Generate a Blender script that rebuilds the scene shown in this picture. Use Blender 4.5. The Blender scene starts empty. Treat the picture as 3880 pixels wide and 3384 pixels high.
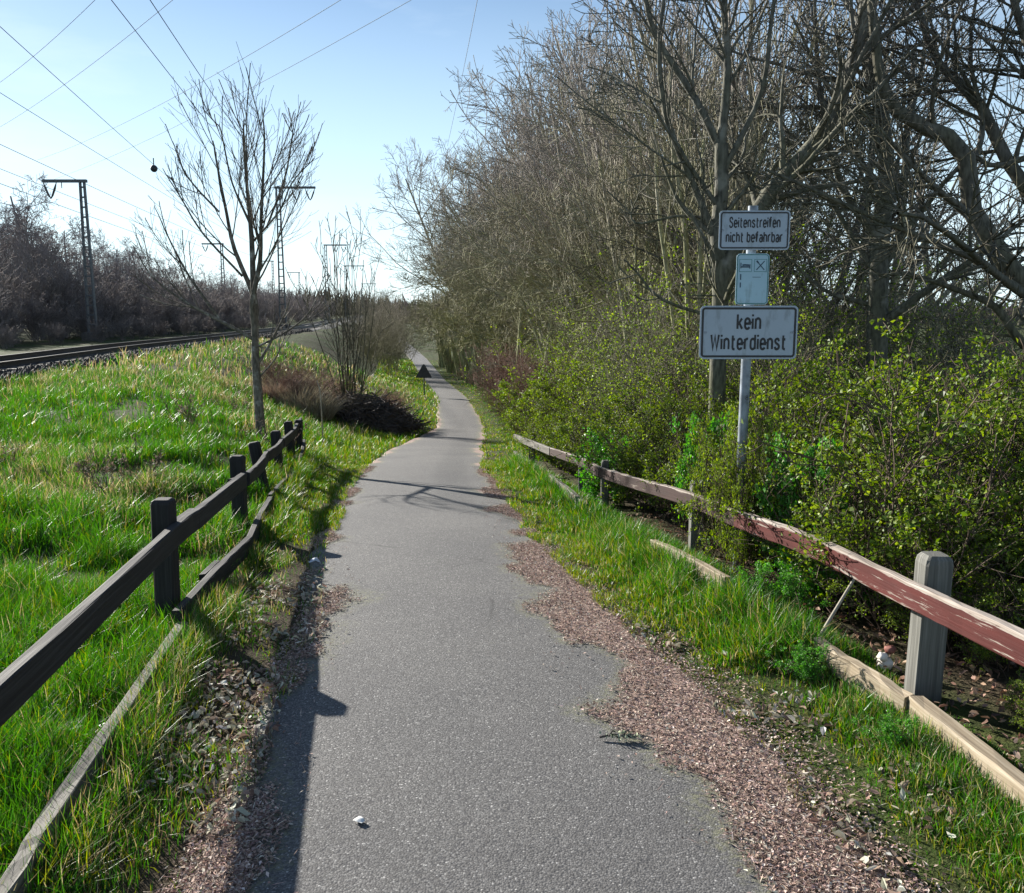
import bpy, math
import numpy as np
from mathutils import Vector

R = math.radians
SC = bpy.context.scene
COL = SC.collection

# ------------------------------------------------------------------ camera, sky, sun, exposure
cam_data = bpy.data.cameras.new('camera'); cam = bpy.data.objects.new('camera', cam_data)
COL.objects.link(cam); SC.camera = cam
cam.location = (0, 0, 1.65); cam.rotation_euler = (R(90 - 8.75), 0, 0)
cam_data.sensor_width = 36.0; cam_data.lens = 30.94; cam_data.clip_start = .05; cam_data.clip_end = 9000

SUN_AZ, SUN_EL = R(-45), R(22.5)          # azimuth from +Y, negative is to the left
SUN_STRENGTH, SKY_STRENGTH, EXPOSURE = 5.0, 0.055, 1.28
world = bpy.data.worlds.new('World'); SC.world = world; world.use_nodes = True
wn = world.node_tree.nodes; wl = world.node_tree.links
for n in list(wn): wn.remove(n)
w_out = wn.new('ShaderNodeOutputWorld'); w_bg = wn.new('ShaderNodeBackground'); w_sky = wn.new('ShaderNodeTexSky')
w_sky.sky_type = 'NISHITA'; w_sky.sun_disc = False; w_sky.sun_elevation = SUN_EL; w_sky.sun_rotation = SUN_AZ
w_sky.altitude = 30; w_sky.air_density = 1.0; w_sky.dust_density = 0.1; w_sky.ozone_density = 3.0
w_tc = wn.new('ShaderNodeTexCoord'); w_map = wn.new('ShaderNodeMapping'); w_map.inputs['Scale'].default_value = (1.2, 1.2, 5.5)
w_map.inputs['Rotation'].default_value = (0.25, -0.35, 0.3)
w_noi = wn.new('ShaderNodeTexNoise'); w_noi.inputs['Scale'].default_value = 1.7; w_noi.inputs['Detail'].default_value = 6; w_noi.inputs['Roughness'].default_value = .55
w_rmp = wn.new('ShaderNodeMapRange'); w_rmp.inputs['From Min'].default_value = .50; w_rmp.inputs['From Max'].default_value = .85
w_rmp.inputs['To Min'].default_value = 0; w_rmp.inputs['To Max'].default_value = .55
w_mix = wn.new('ShaderNodeMix'); w_mix.data_type = 'RGBA'; w_mix.inputs[7].default_value = (8.5, 9.6, 10.6, 1)
wl.new(w_tc.outputs['Generated'], w_map.inputs['Vector']); wl.new(w_map.outputs['Vector'], w_noi.inputs['Vector'])
wl.new(w_noi.outputs['Fac'], w_rmp.inputs['Value']); wl.new(w_rmp.outputs['Result'], w_mix.inputs[0])
w_sep = wn.new('ShaderNodeSeparateXYZ'); wl.new(w_tc.outputs['Generated'], w_sep.inputs[0])
w_low = wn.new('ShaderNodeMapRange'); w_low.inputs['From Min'].default_value = 0; w_low.inputs['From Max'].default_value = .36; w_low.inputs['To Min'].default_value = .75; w_low.inputs['To Max'].default_value = 0
wl.new(w_sep.outputs[2], w_low.inputs['Value'])
w_hz = wn.new('ShaderNodeMix'); w_hz.data_type = 'RGBA'; w_hz.inputs[7].default_value = (8.2, 10.4, 11.6, 1)
wl.new(w_low.outputs['Result'], w_hz.inputs[0]); wl.new(w_sky.outputs['Color'], w_hz.inputs[6]); wl.new(w_hz.outputs[2], w_mix.inputs[6]); wl.new(w_mix.outputs[2], w_bg.inputs['Color'])
w_bg.inputs['Strength'].default_value = SKY_STRENGTH
wl.new(w_bg.outputs['Background'], w_out.inputs['Surface'])

sun_data = bpy.data.lights.new('sun', 'SUN'); sun = bpy.data.objects.new('sun', sun_data); COL.objects.link(sun)
sun_data.energy = SUN_STRENGTH; sun_data.angle = R(.53); sun_data.color = (1, .95, .86)
sdir = Vector((math.sin(SUN_AZ) * math.cos(SUN_EL), math.cos(SUN_AZ) * math.cos(SUN_EL), math.sin(SUN_EL)))
sun.rotation_euler = sdir.to_track_quat('Z', 'Y').to_euler(); sun.location = (-20, 20, 30)
SC.view_settings.view_transform = 'Standard'; SC.view_settings.look = 'None'
SC.view_settings.exposure = EXPOSURE; SC.view_settings.gamma = 1.0
try: SC.view_settings.use_curve_mapping = False
except Exception: pass
SC.render.engine = 'CYCLES'
SC.cycles.max_bounces = 4; SC.cycles.diffuse_bounces = 2; SC.cycles.glossy_bounces = 2; SC.cycles.transmission_bounces = 4; SC.cycles.transparent_max_bounces = 8

rng = np.random.default_rng(11)

# ------------------------------------------------------------------ small numpy toolkit
def sm(t):
    t = np.clip(t, 0, 1); return t * t * (3 - 2 * t)
_perm = np.random.default_rng(5).random((256, 256))
def vnoise(x, y, s=1.0, seed=0):
    x = np.asarray(x, float) / s + seed * 17.31; y = np.asarray(y, float) / s + seed * 9.77
    xi = np.floor(x).astype(int); yi = np.floor(y).astype(int); fx = sm(x - xi); fy = sm(y - yi)
    g = lambda a, b: _perm[a % 256, b % 256]
    return (g(xi, yi) * (1 - fx) + g(xi + 1, yi) * fx) * (1 - fy) + (g(xi, yi + 1) * (1 - fx) + g(xi + 1, yi + 1) * fx) * fy
def fbm(x, y, s=1.0, seed=0, o=3):
    t = 0; a = .5; tot = 0
    for k in range(o):
        t = t + a * vnoise(x, y, s / 2 ** k, seed + k); tot += a; a *= .5
    return t / tot
def nrm(v): return v / np.maximum(np.linalg.norm(v, axis=-1, keepdims=True), 1e-9)

def mesh(name, V, F, mat, smooth=False, col=None, vec=None, flt=None):
    """V (n,3); F one (m,k) array or a list of them; col per-vertex rgb; vec per-vertex vector attribute 'wuv'"""
    V = np.asarray(V, np.float32)
    Fs = F if isinstance(F, (list, tuple)) else [F]
    Fs = [np.asarray(f, np.int32) for f in Fs if len(f)]
    me = bpy.data.meshes.new(name)
    nl = sum(f.size for f in Fs); npoly = sum(len(f) for f in Fs)
    me.vertices.add(len(V)); me.vertices.foreach_set('co', V.ravel())
    me.loops.add(nl); me.loops.foreach_set('vertex_index', np.concatenate([f.ravel() for f in Fs]))
    me.polygons.add(npoly)
    tot = np.concatenate([np.full(len(f), f.shape[1], np.int32) for f in Fs])
    st = np.concatenate([[0], np.cumsum(tot)[:-1]]).astype(np.int32)
    me.polygons.foreach_set('loop_start', st)
    try: me.polygons.foreach_set('loop_total', tot)
    except Exception: pass
    me.polygons.foreach_set('use_smooth', np.full(npoly, smooth, bool))
    if col is not None:
        a = me.color_attributes.new('Col', 'FLOAT_COLOR', 'POINT')
        c = np.ones((len(V), 4), np.float32); c[:, :3] = col; a.data.foreach_set('color', c.ravel())
    if vec is not None:
        a = me.attributes.new('wuv', 'FLOAT_VECTOR', 'POINT'); a.data.foreach_set('vector', np.asarray(vec, np.float32).ravel())
    if flt is not None:
        a = me.attributes.new('lit', 'FLOAT', 'POINT'); a.data.foreach_set('value', np.asarray(flt, np.float32).ravel())
    me.update(calc_edges=True); me.validate()
    if mat: me.materials.append(mat)
    return me
def ob(name, me, parent=None, loc=None):
    o = bpy.data.objects.new(name, me); COL.objects.link(o)
    if parent is not None: o.parent = parent
    if loc is not None: o.location = loc
    return o
def tag(o, label, cat, group=None):
    o['label'] = label; o['category'] = cat
    if group: o['group'] = group
    return o
def thing(name, label, cat, loc=(0, 0, 0), group=None):
    return tag(ob(name, None, None, loc), label, cat, group)
def dup(o, parent=None):
    c = o.copy(); COL.objects.link(c); c.parent = parent
    for ch in list(o.children): dup(ch, c)
    return c

def join(parts):
    Vs, Fq, Ft, off = [], [], [], 0
    for V, F in parts:
        for f in (F if isinstance(F, list) else [F]):
            (Fq if f.shape[1] == 4 else Ft).append(f + off)
        Vs.append(V); off += len(V)
    out = []
    if Fq: out.append(np.concatenate(Fq))
    if Ft: out.append(np.concatenate(Ft))
    return np.concatenate(Vs), out

def tubes(P, Rd, S):
    """N polylines P (N,K,3) with radii (N,K) -> tube mesh with S sides"""
    N, K, _ = P.shape
    T = np.empty_like(P); T[:, 1:-1] = P[:, 2:] - P[:, :-2]; T[:, 0] = P[:, 1] - P[:, 0]; T[:, -1] = P[:, -1] - P[:, -2]
    T = nrm(T)
    ref = np.where(np.abs(T[:, :1, 2:3]) > .9, np.array([1., 0, 0]), np.array([0., 0, 1.]))
    U = nrm(np.cross(T, np.broadcast_to(ref, T.shape))); W = np.cross(T, U)
    a = np.arange(S) * 2 * math.pi / S
    V = P[:, :, None, :] + Rd[:, :, None, None] * (np.cos(a)[None, None, :, None] * U[:, :, None, :] + np.sin(a)[None, None, :, None] * W[:, :, None, :])
    idx = np.arange(N * K * S).reshape(N, K, S)
    q = np.stack([idx[:, :-1, :], np.roll(idx, -1, 2)[:, :-1, :], np.roll(idx, -1, 2)[:, 1:, :], idx[:, 1:, :]], -1).reshape(-1, 4)
    return V.reshape(-1, 3), q

def crom(pts, n):
    p = np.asarray(pts, float); p = np.vstack([2 * p[0] - p[1], p, 2 * p[-1] - p[-2]])
    m = len(p) - 3; t = np.linspace(0, m - 1e-6, n); i = t.astype(int); f = (t - i)[:, None]
    a, b, c, d = p[i], p[i + 1], p[i + 2], p[i + 3]
    return .5 * (2 * b + (c - a) * f + (2 * a - 5 * b + 4 * c - d) * f ** 2 + (3 * b - a - 3 * c + d) * f ** 3)

def sweep(pts, prof, n=None, up=(0, 0, 1), jit=0.0, taper=None, seed=0):
    """profile (k,2) = (side, up) swept along pts -> V, faces, wuv"""
    r = np.random.default_rng(seed)
    p = np.asarray(pts, float)
    if n: p = crom(p, n) if len(p) > 2 else p[0] + (p[1] - p[0]) * np.linspace(0, 1, n)[:, None]
    K = len(p); k = len(prof); prof = np.asarray(prof, float)
    T = np.gradient(p, axis=0); T = nrm(T); up = np.asarray(up, float)
    Sd = nrm(np.cross(T, up)); Up = np.cross(Sd, T)
    s = np.concatenate([[0], np.cumsum(np.linalg.norm(np.diff(p, axis=0), axis=1))])
    sc = np.ones(K) if taper is None else np.interp(np.linspace(0, 1, K), [0, 1], taper)
    V = p[:, None] + sc[:, None, None] * (prof[None, :, :1] * Sd[:, None] + prof[None, :, 1:] * Up[:, None])
    if jit: V += r.normal(0, jit, V.shape)
    idx = np.arange(K * k).reshape(K, k)
    q = np.stack([idx[:-1], np.roll(idx, -1, 1)[:-1], np.roll(idx, -1, 1)[1:], idx[1:]], -1).reshape(-1, 4)
    wuv = np.concatenate([np.repeat(s, k)[:, None], np.tile(prof, (K, 1))], 1) + np.array([seed * 3.7 % 50, 0, 0])
    Vf = V.reshape(-1, 3); base = len(Vf)
    caps = []
    Vc = np.vstack([Vf, V[0], V[-1]]); wuv = np.vstack([wuv, wuv[:k], wuv[K * k - k:K * k]])
    for i in range(1, k - 1):
        caps.append((base, base + i + 1, base + i)); caps.append((base + k, base + k + i, base + k + i + 1))
    return Vc, [q[:, ::-1].copy(), np.array(caps)], wuv
def rrect(w, h, b=.006):
    w /= 2; h /= 2
    return [(-w + b, -h), (w - b, -h), (w, -h + b), (w, h - b), (w - b, h), (-w + b, h), (-w, h - b), (-w, -h + b)]
def boxes(L):
    """list of (cx,cy,cz,sx,sy,sz)"""
    parts = []
    for c in L:
        x, y, z, a, b, d = c; a, b, d = a / 2, b / 2, d / 2
        V = np.array([[x + i * a, y + j * b, z + k * d] for i in (-1, 1) for j in (-1, 1) for k in (-1, 1)])
        parts.append((V, np.array([(0, 1, 3, 2), (4, 6, 7, 5), (0, 4, 5, 1), (2, 3, 7, 6), (0, 2, 6, 4), (1, 5, 7, 3)])))
    return join(parts)

# ------------------------------------------------------------------ materials
def mat(name):
    m = bpy.data.materials.new(name); m.use_nodes = True
    nt = m.node_tree; b = nt.nodes['Principled BSDF']
    return m, nt, b
def nd(nt, typ, **kw):
    n = nt.nodes.new(typ)
    for k, v in kw.items():
        if k.startswith('i_'): n.inputs[k[2:].replace('_', ' ')].default_value = v
        else: setattr(n, k, v)
    return n
def ramp(nt, src, stops, inter='LINEAR'):
    r = nt.nodes.new('ShaderNodeValToRGB'); r.color_ramp.interpolation = inter
    e = r.color_ramp.elements
    while len(e) < len(stops): e.new(.5)
    for i, (p, c) in enumerate(stops):
        e[i].position = p; e[i].color = (*c, 1)
    nt.links.new(src, r.inputs['Fac']); return r.outputs['Color']
def mixc(nt, fac, a, b, blend='MIX'):
    n = nt.nodes.new('ShaderNodeMix'); n.data_type = 'RGBA'; n.blend_type = blend
    for s, v in ((0, fac), (6, a), (7, b)):
        if hasattr(v, 'is_linked'): nt.links.new(v, n.inputs[s])
        else: n.inputs[s].default_value = v if s == 0 else (*v, 1)
    return n.outputs[2]
def noise(nt, vec, scale, detail=4, rough=.55):
    n = nd(nt, 'ShaderNodeTexNoise', i_Scale=scale, i_Detail=detail, i_Roughness=rough)
    if vec: nt.links.new(vec, n.inputs['Vector'])
    return n.outputs['Fac']
def mrange(nt, src, a, b, c=0., d=1.):
    n = nd(nt, 'ShaderNodeMapRange'); n.inputs[1].default_value = a; n.inputs[2].default_value = b; n.inputs[3].default_value = c; n.inputs[4].default_value = d
    nt.links.new(src, n.inputs[0]); return n.outputs[0]
def math2(nt, op, a, b):
    n = nd(nt, 'ShaderNodeMath', operation=op)
    for i, v in enumerate((a, b)):
        if hasattr(v, 'is_linked'): nt.links.new(v, n.inputs[i])
        else: n.inputs[i].default_value = v
    return n.outputs[0]
def bump(nt, b, h, strength=.5, dist=.01):
    n = nd(nt, 'ShaderNodeBump'); n.inputs['Strength'].default_value = strength; n.inputs['Distance'].default_value = dist
    nt.links.new(h, n.inputs['Height']); nt.links.new(n.outputs['Normal'], b.inputs['Normal'])
def objco(nt): return nt.nodes.new('ShaderNodeTexCoord').outputs['Object']
def geopos(nt): return nt.nodes.new('ShaderNodeNewGeometry').outputs['Position']
def scaled(nt, vec, s):
    n = nd(nt, 'ShaderNodeMapping'); n.inputs['Scale'].default_value = s; nt.links.new(vec, n.inputs['Vector']); return n.outputs['Vector']
def plain(name, c, rough=.8, metal=0., var=.25, scale=8.):
    m, nt, b = mat(name); f = noise(nt, objco(nt), scale, 5)
    lo = tuple(x * (1 - var) for x in c); hi = tuple(min(1, x * (1 + var)) for x in c)
    nt.links.new(ramp(nt, f, [(.3, lo), (.7, hi)]), b.inputs['Base Color'])
    b.inputs['Roughness'].default_value = rough; b.inputs['Metallic'].default_value = metal
    return m
def foliage(name, trans=.35, rough=.55, spec=.3):
    m, nt, b = mat(name)
    a = nd(nt, 'ShaderNodeAttribute', attribute_name='Col')
    nt.links.new(a.outputs['Color'], b.inputs['Base Color']); b.inputs['Roughness'].default_value = rough
    b.inputs['Specular IOR Level'].default_value = spec
    t = nd(nt, 'ShaderNodeBsdfTranslucent')
    hs = nd(nt, 'ShaderNodeHueSaturation'); hs.inputs['Saturation'].default_value = 1.15; hs.inputs['Value'].default_value = 1.5
    nt.links.new(a.outputs['Color'], hs.inputs['Color']); nt.links.new(hs.outputs['Color'], t.inputs['Color'])
    mx = nd(nt, 'ShaderNodeMixShader'); mx.inputs[0].default_value = trans
    nt.links.new(b.outputs[0], mx.inputs[1]); nt.links.new(t.outputs[0], mx.inputs[2])
    nt.links.new(mx.outputs[0], nt.nodes['Material Output'].inputs['Surface'])
    return m
def bark(name, low, high, zlo, zhi, rough=.9, pale=None):
    """bark: greenish algae low on the stem, cleaner purplish twigs above, blotched by noise"""
    m, nt, b = mat(name); co = objco(nt)
    sep = nd(nt, 'ShaderNodeSeparateXYZ'); nt.links.new(co, sep.inputs[0])
    h = mrange(nt, sep.outputs[2], zlo, zhi)
    n1 = noise(nt, co, 1.3, 4); f = math2(nt, 'ADD', h, mrange(nt, n1, .3, .7, -.45, .45))
    cl = nd(nt, 'ShaderNodeClamp'); nt.links.new(f, cl.inputs[0])
    c = mixc(nt, cl.outputs[0], low, high)
    n2 = noise(nt, scaled(nt, co, (30, 30, 9)), 1., 4)
    c = mixc(nt, 1.0, c, ramp(nt, n2, [(.3, (.45, .45, .45)), (.72, (1.5, 1.5, 1.5))]), 'MULTIPLY')
    if pale is not None:
        c = mixc(nt, mrange(nt, noise(nt, co, 5, 3), .55, .7), c, pale)
    nt.links.new(c, b.inputs['Base Color']); b.inputs['Roughness'].default_value = rough
    b.inputs['Specular IOR Level'].default_value = .2
    bump(nt, b, n2, .6, .02)
    return m
def wood(name, base, worn, dark, paint=None, peel=.5, grain=1.0):
    """weathered timber, optional peeling paint; grain runs along the piece (attribute wuv)"""
    m, nt, b = mat(name)
    a = nd(nt, 'ShaderNodeAttribute', attribute_name='wuv').outputs['Vector']
    g1 = noise(nt, scaled(nt, a, (2.2, 90 * grain, 90 * grain)), 1., 5, .6)
    g2 = noise(nt, scaled(nt, a, (1.2, 9, 9)), 1., 3)
    c = ramp(nt, g1, [(.28, dark), (.5, base), (.75, worn)])
    c = mixc(nt, mrange(nt, g2, .35, .7), c, mixc(nt, .5, c, base))
    if paint:
        sep = nd(nt, 'ShaderNodeSeparateXYZ'); nt.links.new(a, sep.inputs[0])
        top = mrange(nt, sep.outputs[2], .035, .062, 0, .6)      # paint has gone from the upper edge first
        fl = noise(nt, scaled(nt, a, (4, 75, 75)), 1., 7, .7)
        msk = math2(nt, 'ADD', math2(nt, 'ADD', fl, top), mrange(nt, g2, .3, .7, -.12, .12))
        msk = mrange(nt, msk, peel, peel + .05)
        pc = ramp(nt, noise(nt, scaled(nt, a, (3, 20, 20)), 1., 4), [(.3, tuple(x * .6 for x in paint)), (.7, paint)])
        c = mixc(nt, msk, pc, c)
    nt.links.new(c, b.inputs['Base Color']); b.inputs['Roughness'].default_value = .75
    b.inputs['Specular IOR Level'].default_value = .3
    bump(nt, b, g1, .5, .004)
    return m

# ------------------------------------------------------------------ lie of the land
TY = np.array([-6, 0, 2.3, 3.6, 4.9, 7, 9.6, 12.5, 14, 19, 28, 40, 62, 90, 115, 160, 400.])
XC = np.array([.6, .30, .08, -.2, -.42, -.68, -1.0, -1.25, -1.35, -1.60, -1.62, -2.7, -5.6, -9.6, -13.5, -21, -60.])
EC = np.array([.0, .0, 0, 0, -.01, -.14, -.41, -.60, -.76, -1.31, -2.07, -2.3, -3.07, -3.15, -3.17, -3.0, -2.5])
XT = np.array([-4.5, -4, -3.6, -3.6, -3.6, -3.7, -3.9, -4.2, -5.2, -8.0, -11., -13., -15.5, -18.5, -22, -29, -70.])
TRY = np.array([-30, 10, 15, 23.2, 35.6, 54, 88, 118, 168, 265, 400.])        # near rail of the track
TRX = np.array([-9.5, -12.0, -12.7, -13.6, -15.2, -16.4, -19.5, -24., -31., -45., -66.])
def smooth_tab(ty, tx):
    yy = np.linspace(ty[0], ty[-1], 1600); v = np.interp(yy, ty, tx)
    k = 9
    for _ in range(3): v = np.convolve(np.pad(v, k // 2, mode='edge'), np.ones(k) / k, 'valid')
    return lambda y: np.interp(y, yy, v)
f_xc, f_ec, f_xt = smooth_tab(TY, XC), smooth_tab(TY, EC), smooth_tab(TY, XT)
f_tr = smooth_tab(TRY, TRX)
# path edges: asphalt shows between LI and RI, leaf litter out to LO and RO
PY = np.array([-4, 2.3, 2.8, 3.6, 4.2, 4.93, 6, 7.4, 9.6, 12.5, 19, 28, 40, 62, 90, 115, 160, 260])
LI = np.array([-.5, -.74, -.79, -.90, -.93, -.99, -1.25, -1.5, -1.79, -2.03, -2.40, -2.22, -3.3, -6.25, -10.35, -14.3, -21.9, -39])
LO = np.array([-.65, -.92, -.93, -1.07, -1.10, -1.20, -1.36, -1.6, -1.95, -2.15, -2.55, -2.38, -3.4, -6.3, -10.4, -14.4, -22., -39.1])
RI = np.array([1.3, .85, .60, .47, .31, .18, .05, -.08, -.2, -.5, -.80, -1.02, -2.1, -4.85, -8.8, -12.7, -20.2, -37])
RO = np.array([1.68, 1.17, 1.0, .83, .69, .46, .34, .13, .0, -.35, -.64, -.86, -2.0, -4.8, -8.7, -12.6, -20.1, -36.9])
def edge(a, seed, amp):
    return lambda y: np.interp(y, PY, a) + amp * (fbm(y, np.zeros_like(y) + seed, .9, seed, 4) - .5) * np.clip(1.3 - np.asarray(y) / 60, 0, 1)
fLI, fLO, fRI, fRO = edge(LI, 1, .0), edge(LO, 2, .24), edge(RI, 3, .0), edge(RO, 4, .30)
def fFL(y): return np.interp(y, [1.5, 2.2, 4.27, 6.17, 8.35, 10.16, 13, 14], [-1.30, -1.37, -1.66, -1.93, -2.36, -2.62, -3.1, -3.2])
def fFR(y): return np.interp(y, [1.5, 2.3, 2.77, 3.5, 4.4, 5.3, 6.1, 8.4, 9.6, 13, 20, 30, 36, 60], [1.95, 1.82, 1.76, 1.68, 1.53, 1.38, 1.25, .86, .75, .25, 0.1, -.2, -.6, -3.2])
def terr(x, y, bumps=True):
    x = np.asarray(x, float); y = np.asarray(y, float)
    xc, ec, xt = f_xc(y), f_ec(y), f_xt(y)
    xl = xc - 1.15
    em = -.25 * sm((xt - .5 - x) / 6.0)
    s = sm((xl - x) / np.maximum(xl - xt, .5))
    e = ec + (em - ec) * s
    e = e + (-3.2 - ec) * sm((x - (xc + 2.0)) / 16.0)
    if bumps:
        off = np.maximum(np.maximum(fLO(y) - x, x - fRO(y)), 0)
        k = np.clip(off / .5, 0, 1) * np.clip(1.4 - np.abs(y) / 150, .2, 1)
        e = e + k * ((fbm(x, y, .7, 3) - .5) * .09 + (fbm(x, y, 3., 9) - .5) * .16)
        e = e - .03 * np.clip(1 - off / .12, 0, 1) * (y < 250)
    far = np.clip((np.hypot(x, y) - 350) / 900, 0, 1)
    return e + far * (9 * (fbm(x, y, 420, 21) - .35))

# ------------------------------------------------------------------ ground sheet
def ground_material():
    m, nt, b = mat('soil_and_turf'); p = geopos(nt)
    n1 = noise(nt, p, .35, 5); n2 = noise(nt, p, 9, 5); n3 = noise(nt, p, 60, 3)
    green = ramp(nt, n2, [(.3, (.018, .032, .008)), (.55, (.04, .07, .012)), (.8, (.10, .10, .035))])
    soil = ramp(nt, n3, [(.3, (.03, .022, .014)), (.6, (.07, .052, .035)), (.85, (.2, .16, .11))])
    c = mixc(nt, mrange(nt, n1, .3, .62), soil, green)
    a = nd(nt, 'ShaderNodeAttribute', attribute_name='lit').outputs['Fac']
    c = mixc(nt, a, c, soil)
    nt.links.new(c, b.inputs['Base Color']); b.inputs['Roughness'].default_value = .95
    b.inputs['Specular IOR Level'].default_value = .1
    bump(nt, b, n3, .7, .02)
    return m
def spread(a, b, step, lo, hi, g=1.16):
    v = list(np.arange(a, b + 1e-6, step)); s = step
    while v[-1] < hi: s = min(s * g, 90); v.append(v[-1] + s)
    s = step; h = []
    x = v[0]
    while x > lo: s = min(s * g, 90); x -= s; h.append(x)
    return np.array(h[::-1] + v)
xs = spread(-16, 8, .17, -1500, 1500); ys = spread(-1, 40, .17, -40, 2600, 1.12)
GX, GY = np.meshgrid(xs, ys)
GZ = terr(GX, GY)
gi = np.arange(GX.size).reshape(GX.shape)
gq = np.stack([gi[:-1, :-1], gi[:-1, 1:], gi[1:, 1:], gi[1:, :-1]], -1).reshape(-1, 4)
hedge_soil = np.clip((GX - fFR(GY) - .1) / .4, 0, 1) * np.clip((GX < 9) * 1.0, 0, 1) * (GY < 70)
verge_soil = np.clip(1 - np.maximum(fFL(GY) - GX, 0) / .15, 0, 1) * (GX < 0) * (GY < 6.5)
g_ob = ob('ground', mesh('ground', np.stack([GX, GY, GZ], -1).reshape(-1, 3), gq, ground_material(), True, flt=np.maximum(hedge_soil, verge_soil * .85).ravel()))
g_ob['kind'] = 'structure'

# ------------------------------------------------------------------ the path
def asphalt_material():
    m, nt, b = mat('worn_asphalt'); p = geopos(nt)
    vo = nd(nt, 'ShaderNodeTexVoronoi', feature='F1'); vo.inputs['Scale'].default_value = 165; vo.inputs['Randomness'].default_value = 1
    dn = noise(nt, p, 40, 2); ds = nd(nt, 'ShaderNodeVectorMath', operation='MULTIPLY_ADD')
    nt.links.new(p, vo.inputs['Vector'])
    sepc = nd(nt, 'ShaderNodeSeparateColor'); nt.links.new(vo.outputs['Color'], sepc.inputs[0])
    chip = ramp(nt, sepc.outputs[0], [(0., (.075, .072, .069)), (.35, (.108, .104, .10)), (.8, (.155, .15, .144)), (.97, (.22, .215, .205)), (1., (.42, .41, .39))])
    gap = mrange(nt, vo.outputs['Distance'], .45, .85)
    c = mixc(nt, gap, chip, (.055, .055, .058))
    big = noise(nt, p, .9, 5)
    c = mixc(nt, 1., c, ramp(nt, big, [(.3, (.86, .86, .88)), (.7, (1.12, 1.11, 1.1))]), 'MULTIPLY')
    stain = mrange(nt, noise(nt, p, 3.1, 4), .66, .75, 0, .35)
    c = mixc(nt, stain, c, (.05, .05, .05))
    c = mixc(nt, mrange(nt, noise(nt, p, 7.5, 5, .7), .70, .76, 0, .45), c, (.20, .20, .13))
    ck = nd(nt, 'ShaderNodeTexVoronoi', feature='DISTANCE_TO_EDGE'); ck.inputs['Scale'].default_value = .55
    wv = nd(nt, 'ShaderNodeMix', data_type='VECTOR'); wv.inputs[0].default_value = .06; nt.links.new(p, wv.inputs[4])
    nz = nd(nt, 'ShaderNodeTexNoise'); nz.inputs['Scale'].default_value = 5.; nz.inputs['Detail'].default_value = 5; nt.links.new(p, nz.inputs['Vector']); nt.links.new(nz.outputs['Color'], wv.inputs[5]); nt.links.new(wv.outputs[1], ck.inputs['Vector'])
    crack = math2(nt, 'MULTIPLY', mrange(nt, ck.outputs['Distance'], .0, .006, 1, 0), mrange(nt, noise(nt, p, .8, 3), .5, .6, 0, .8))
    c = mixc(nt, crack, c, (.03, .03, .03))
    # leaf mould lying along both edges
    lit = nd(nt, 'ShaderNodeAttribute', attribute_name='lit').outputs['Fac']
    wob = math2(nt, 'ADD', lit, mrange(nt, noise(nt, p, 30, 5, .65), .3, .7, -.05, .05))
    moss = math2(nt, 'MULTIPLY', mrange(nt, wob, -.10, .0), mrange(nt, noise(nt, p, 55, 4, .7), .42, .6, 0, .75))
    c = mixc(nt, moss, c, (.17, .17, .10))
    mould = ramp(nt, noise(nt, scaled(nt, p, (75, 75, 75)), 1., 4, .7), [(.28, (.07, .048, .038)), (.42, (.21, .15, .125)), (.58, (.34, .245, .205)), (.78, (.50, .40, .34))])
    mk = mrange(nt, wob, .02, .09)
    c = mixc(nt, mk, c, mould)
    nt.links.new(c, b.inputs['Base Color']); b.inputs['Roughness'].default_value = .82
    b.inputs['Specular IOR Level'].default_value = .35
    h = math2(nt, 'SUBTRACT', 1., vo.outputs['Distance'])
    bump(nt, b, h, .4, .004)
    return m
py = np.concatenate([np.arange(-3.5, 14, .05), np.geomspace(14, 255, 190)])
lat = np.linspace(0, 1, 45)
PL, PR = fLO(py) - .06, fRO(py) + .06
PX = PL[:, None] + (PR - PL)[:, None] * lat; PYY = np.repeat(py[:, None], len(lat), 1)
PZ = f_ec(PYY) + .012 + .02 * (1 - (2 * lat - 1) ** 2)[None]
def litter(x, y):
    return np.maximum(fLI(y) - x, x - fRI(y)) - .03 + (fbm(x, y, .55, 40, 4) - .5) * .85 * np.clip(1.25 - y / 30, .3, 1)
litv = litter(PX, PYY)
PZ[:, 0] -= .06; PZ[:, -1] -= .06; PZ[:, 1] -= .02; PZ[:, -2] -= .02
pi_ = np.arange(PX.size).reshape(PX.shape)
pq = np.stack([pi_[:-1, :-1], pi_[:-1, 1:], pi_[1:, 1:], pi_[1:, :-1]], -1).reshape(-1, 4)
path = ob('path', mesh('path', np.stack([PX, PYY, PZ], -1).reshape(-1, 3), pq, asphalt_material(), True, flt=litv.ravel()))
path['kind'] = 'structure'
def surf(x, y):
    """height of whatever lies on top: path or ground"""
    on = (x > fLO(y) - .06) & (x < fRO(y) + .06)
    t = (x - fLO(y) + .06) / (fRO(y) - fLO(y) + .12)
    return np.where(on, f_ec(y) + .012 + .02 * (1 - (2 * t - 1) ** 2), terr(x, y))

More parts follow.
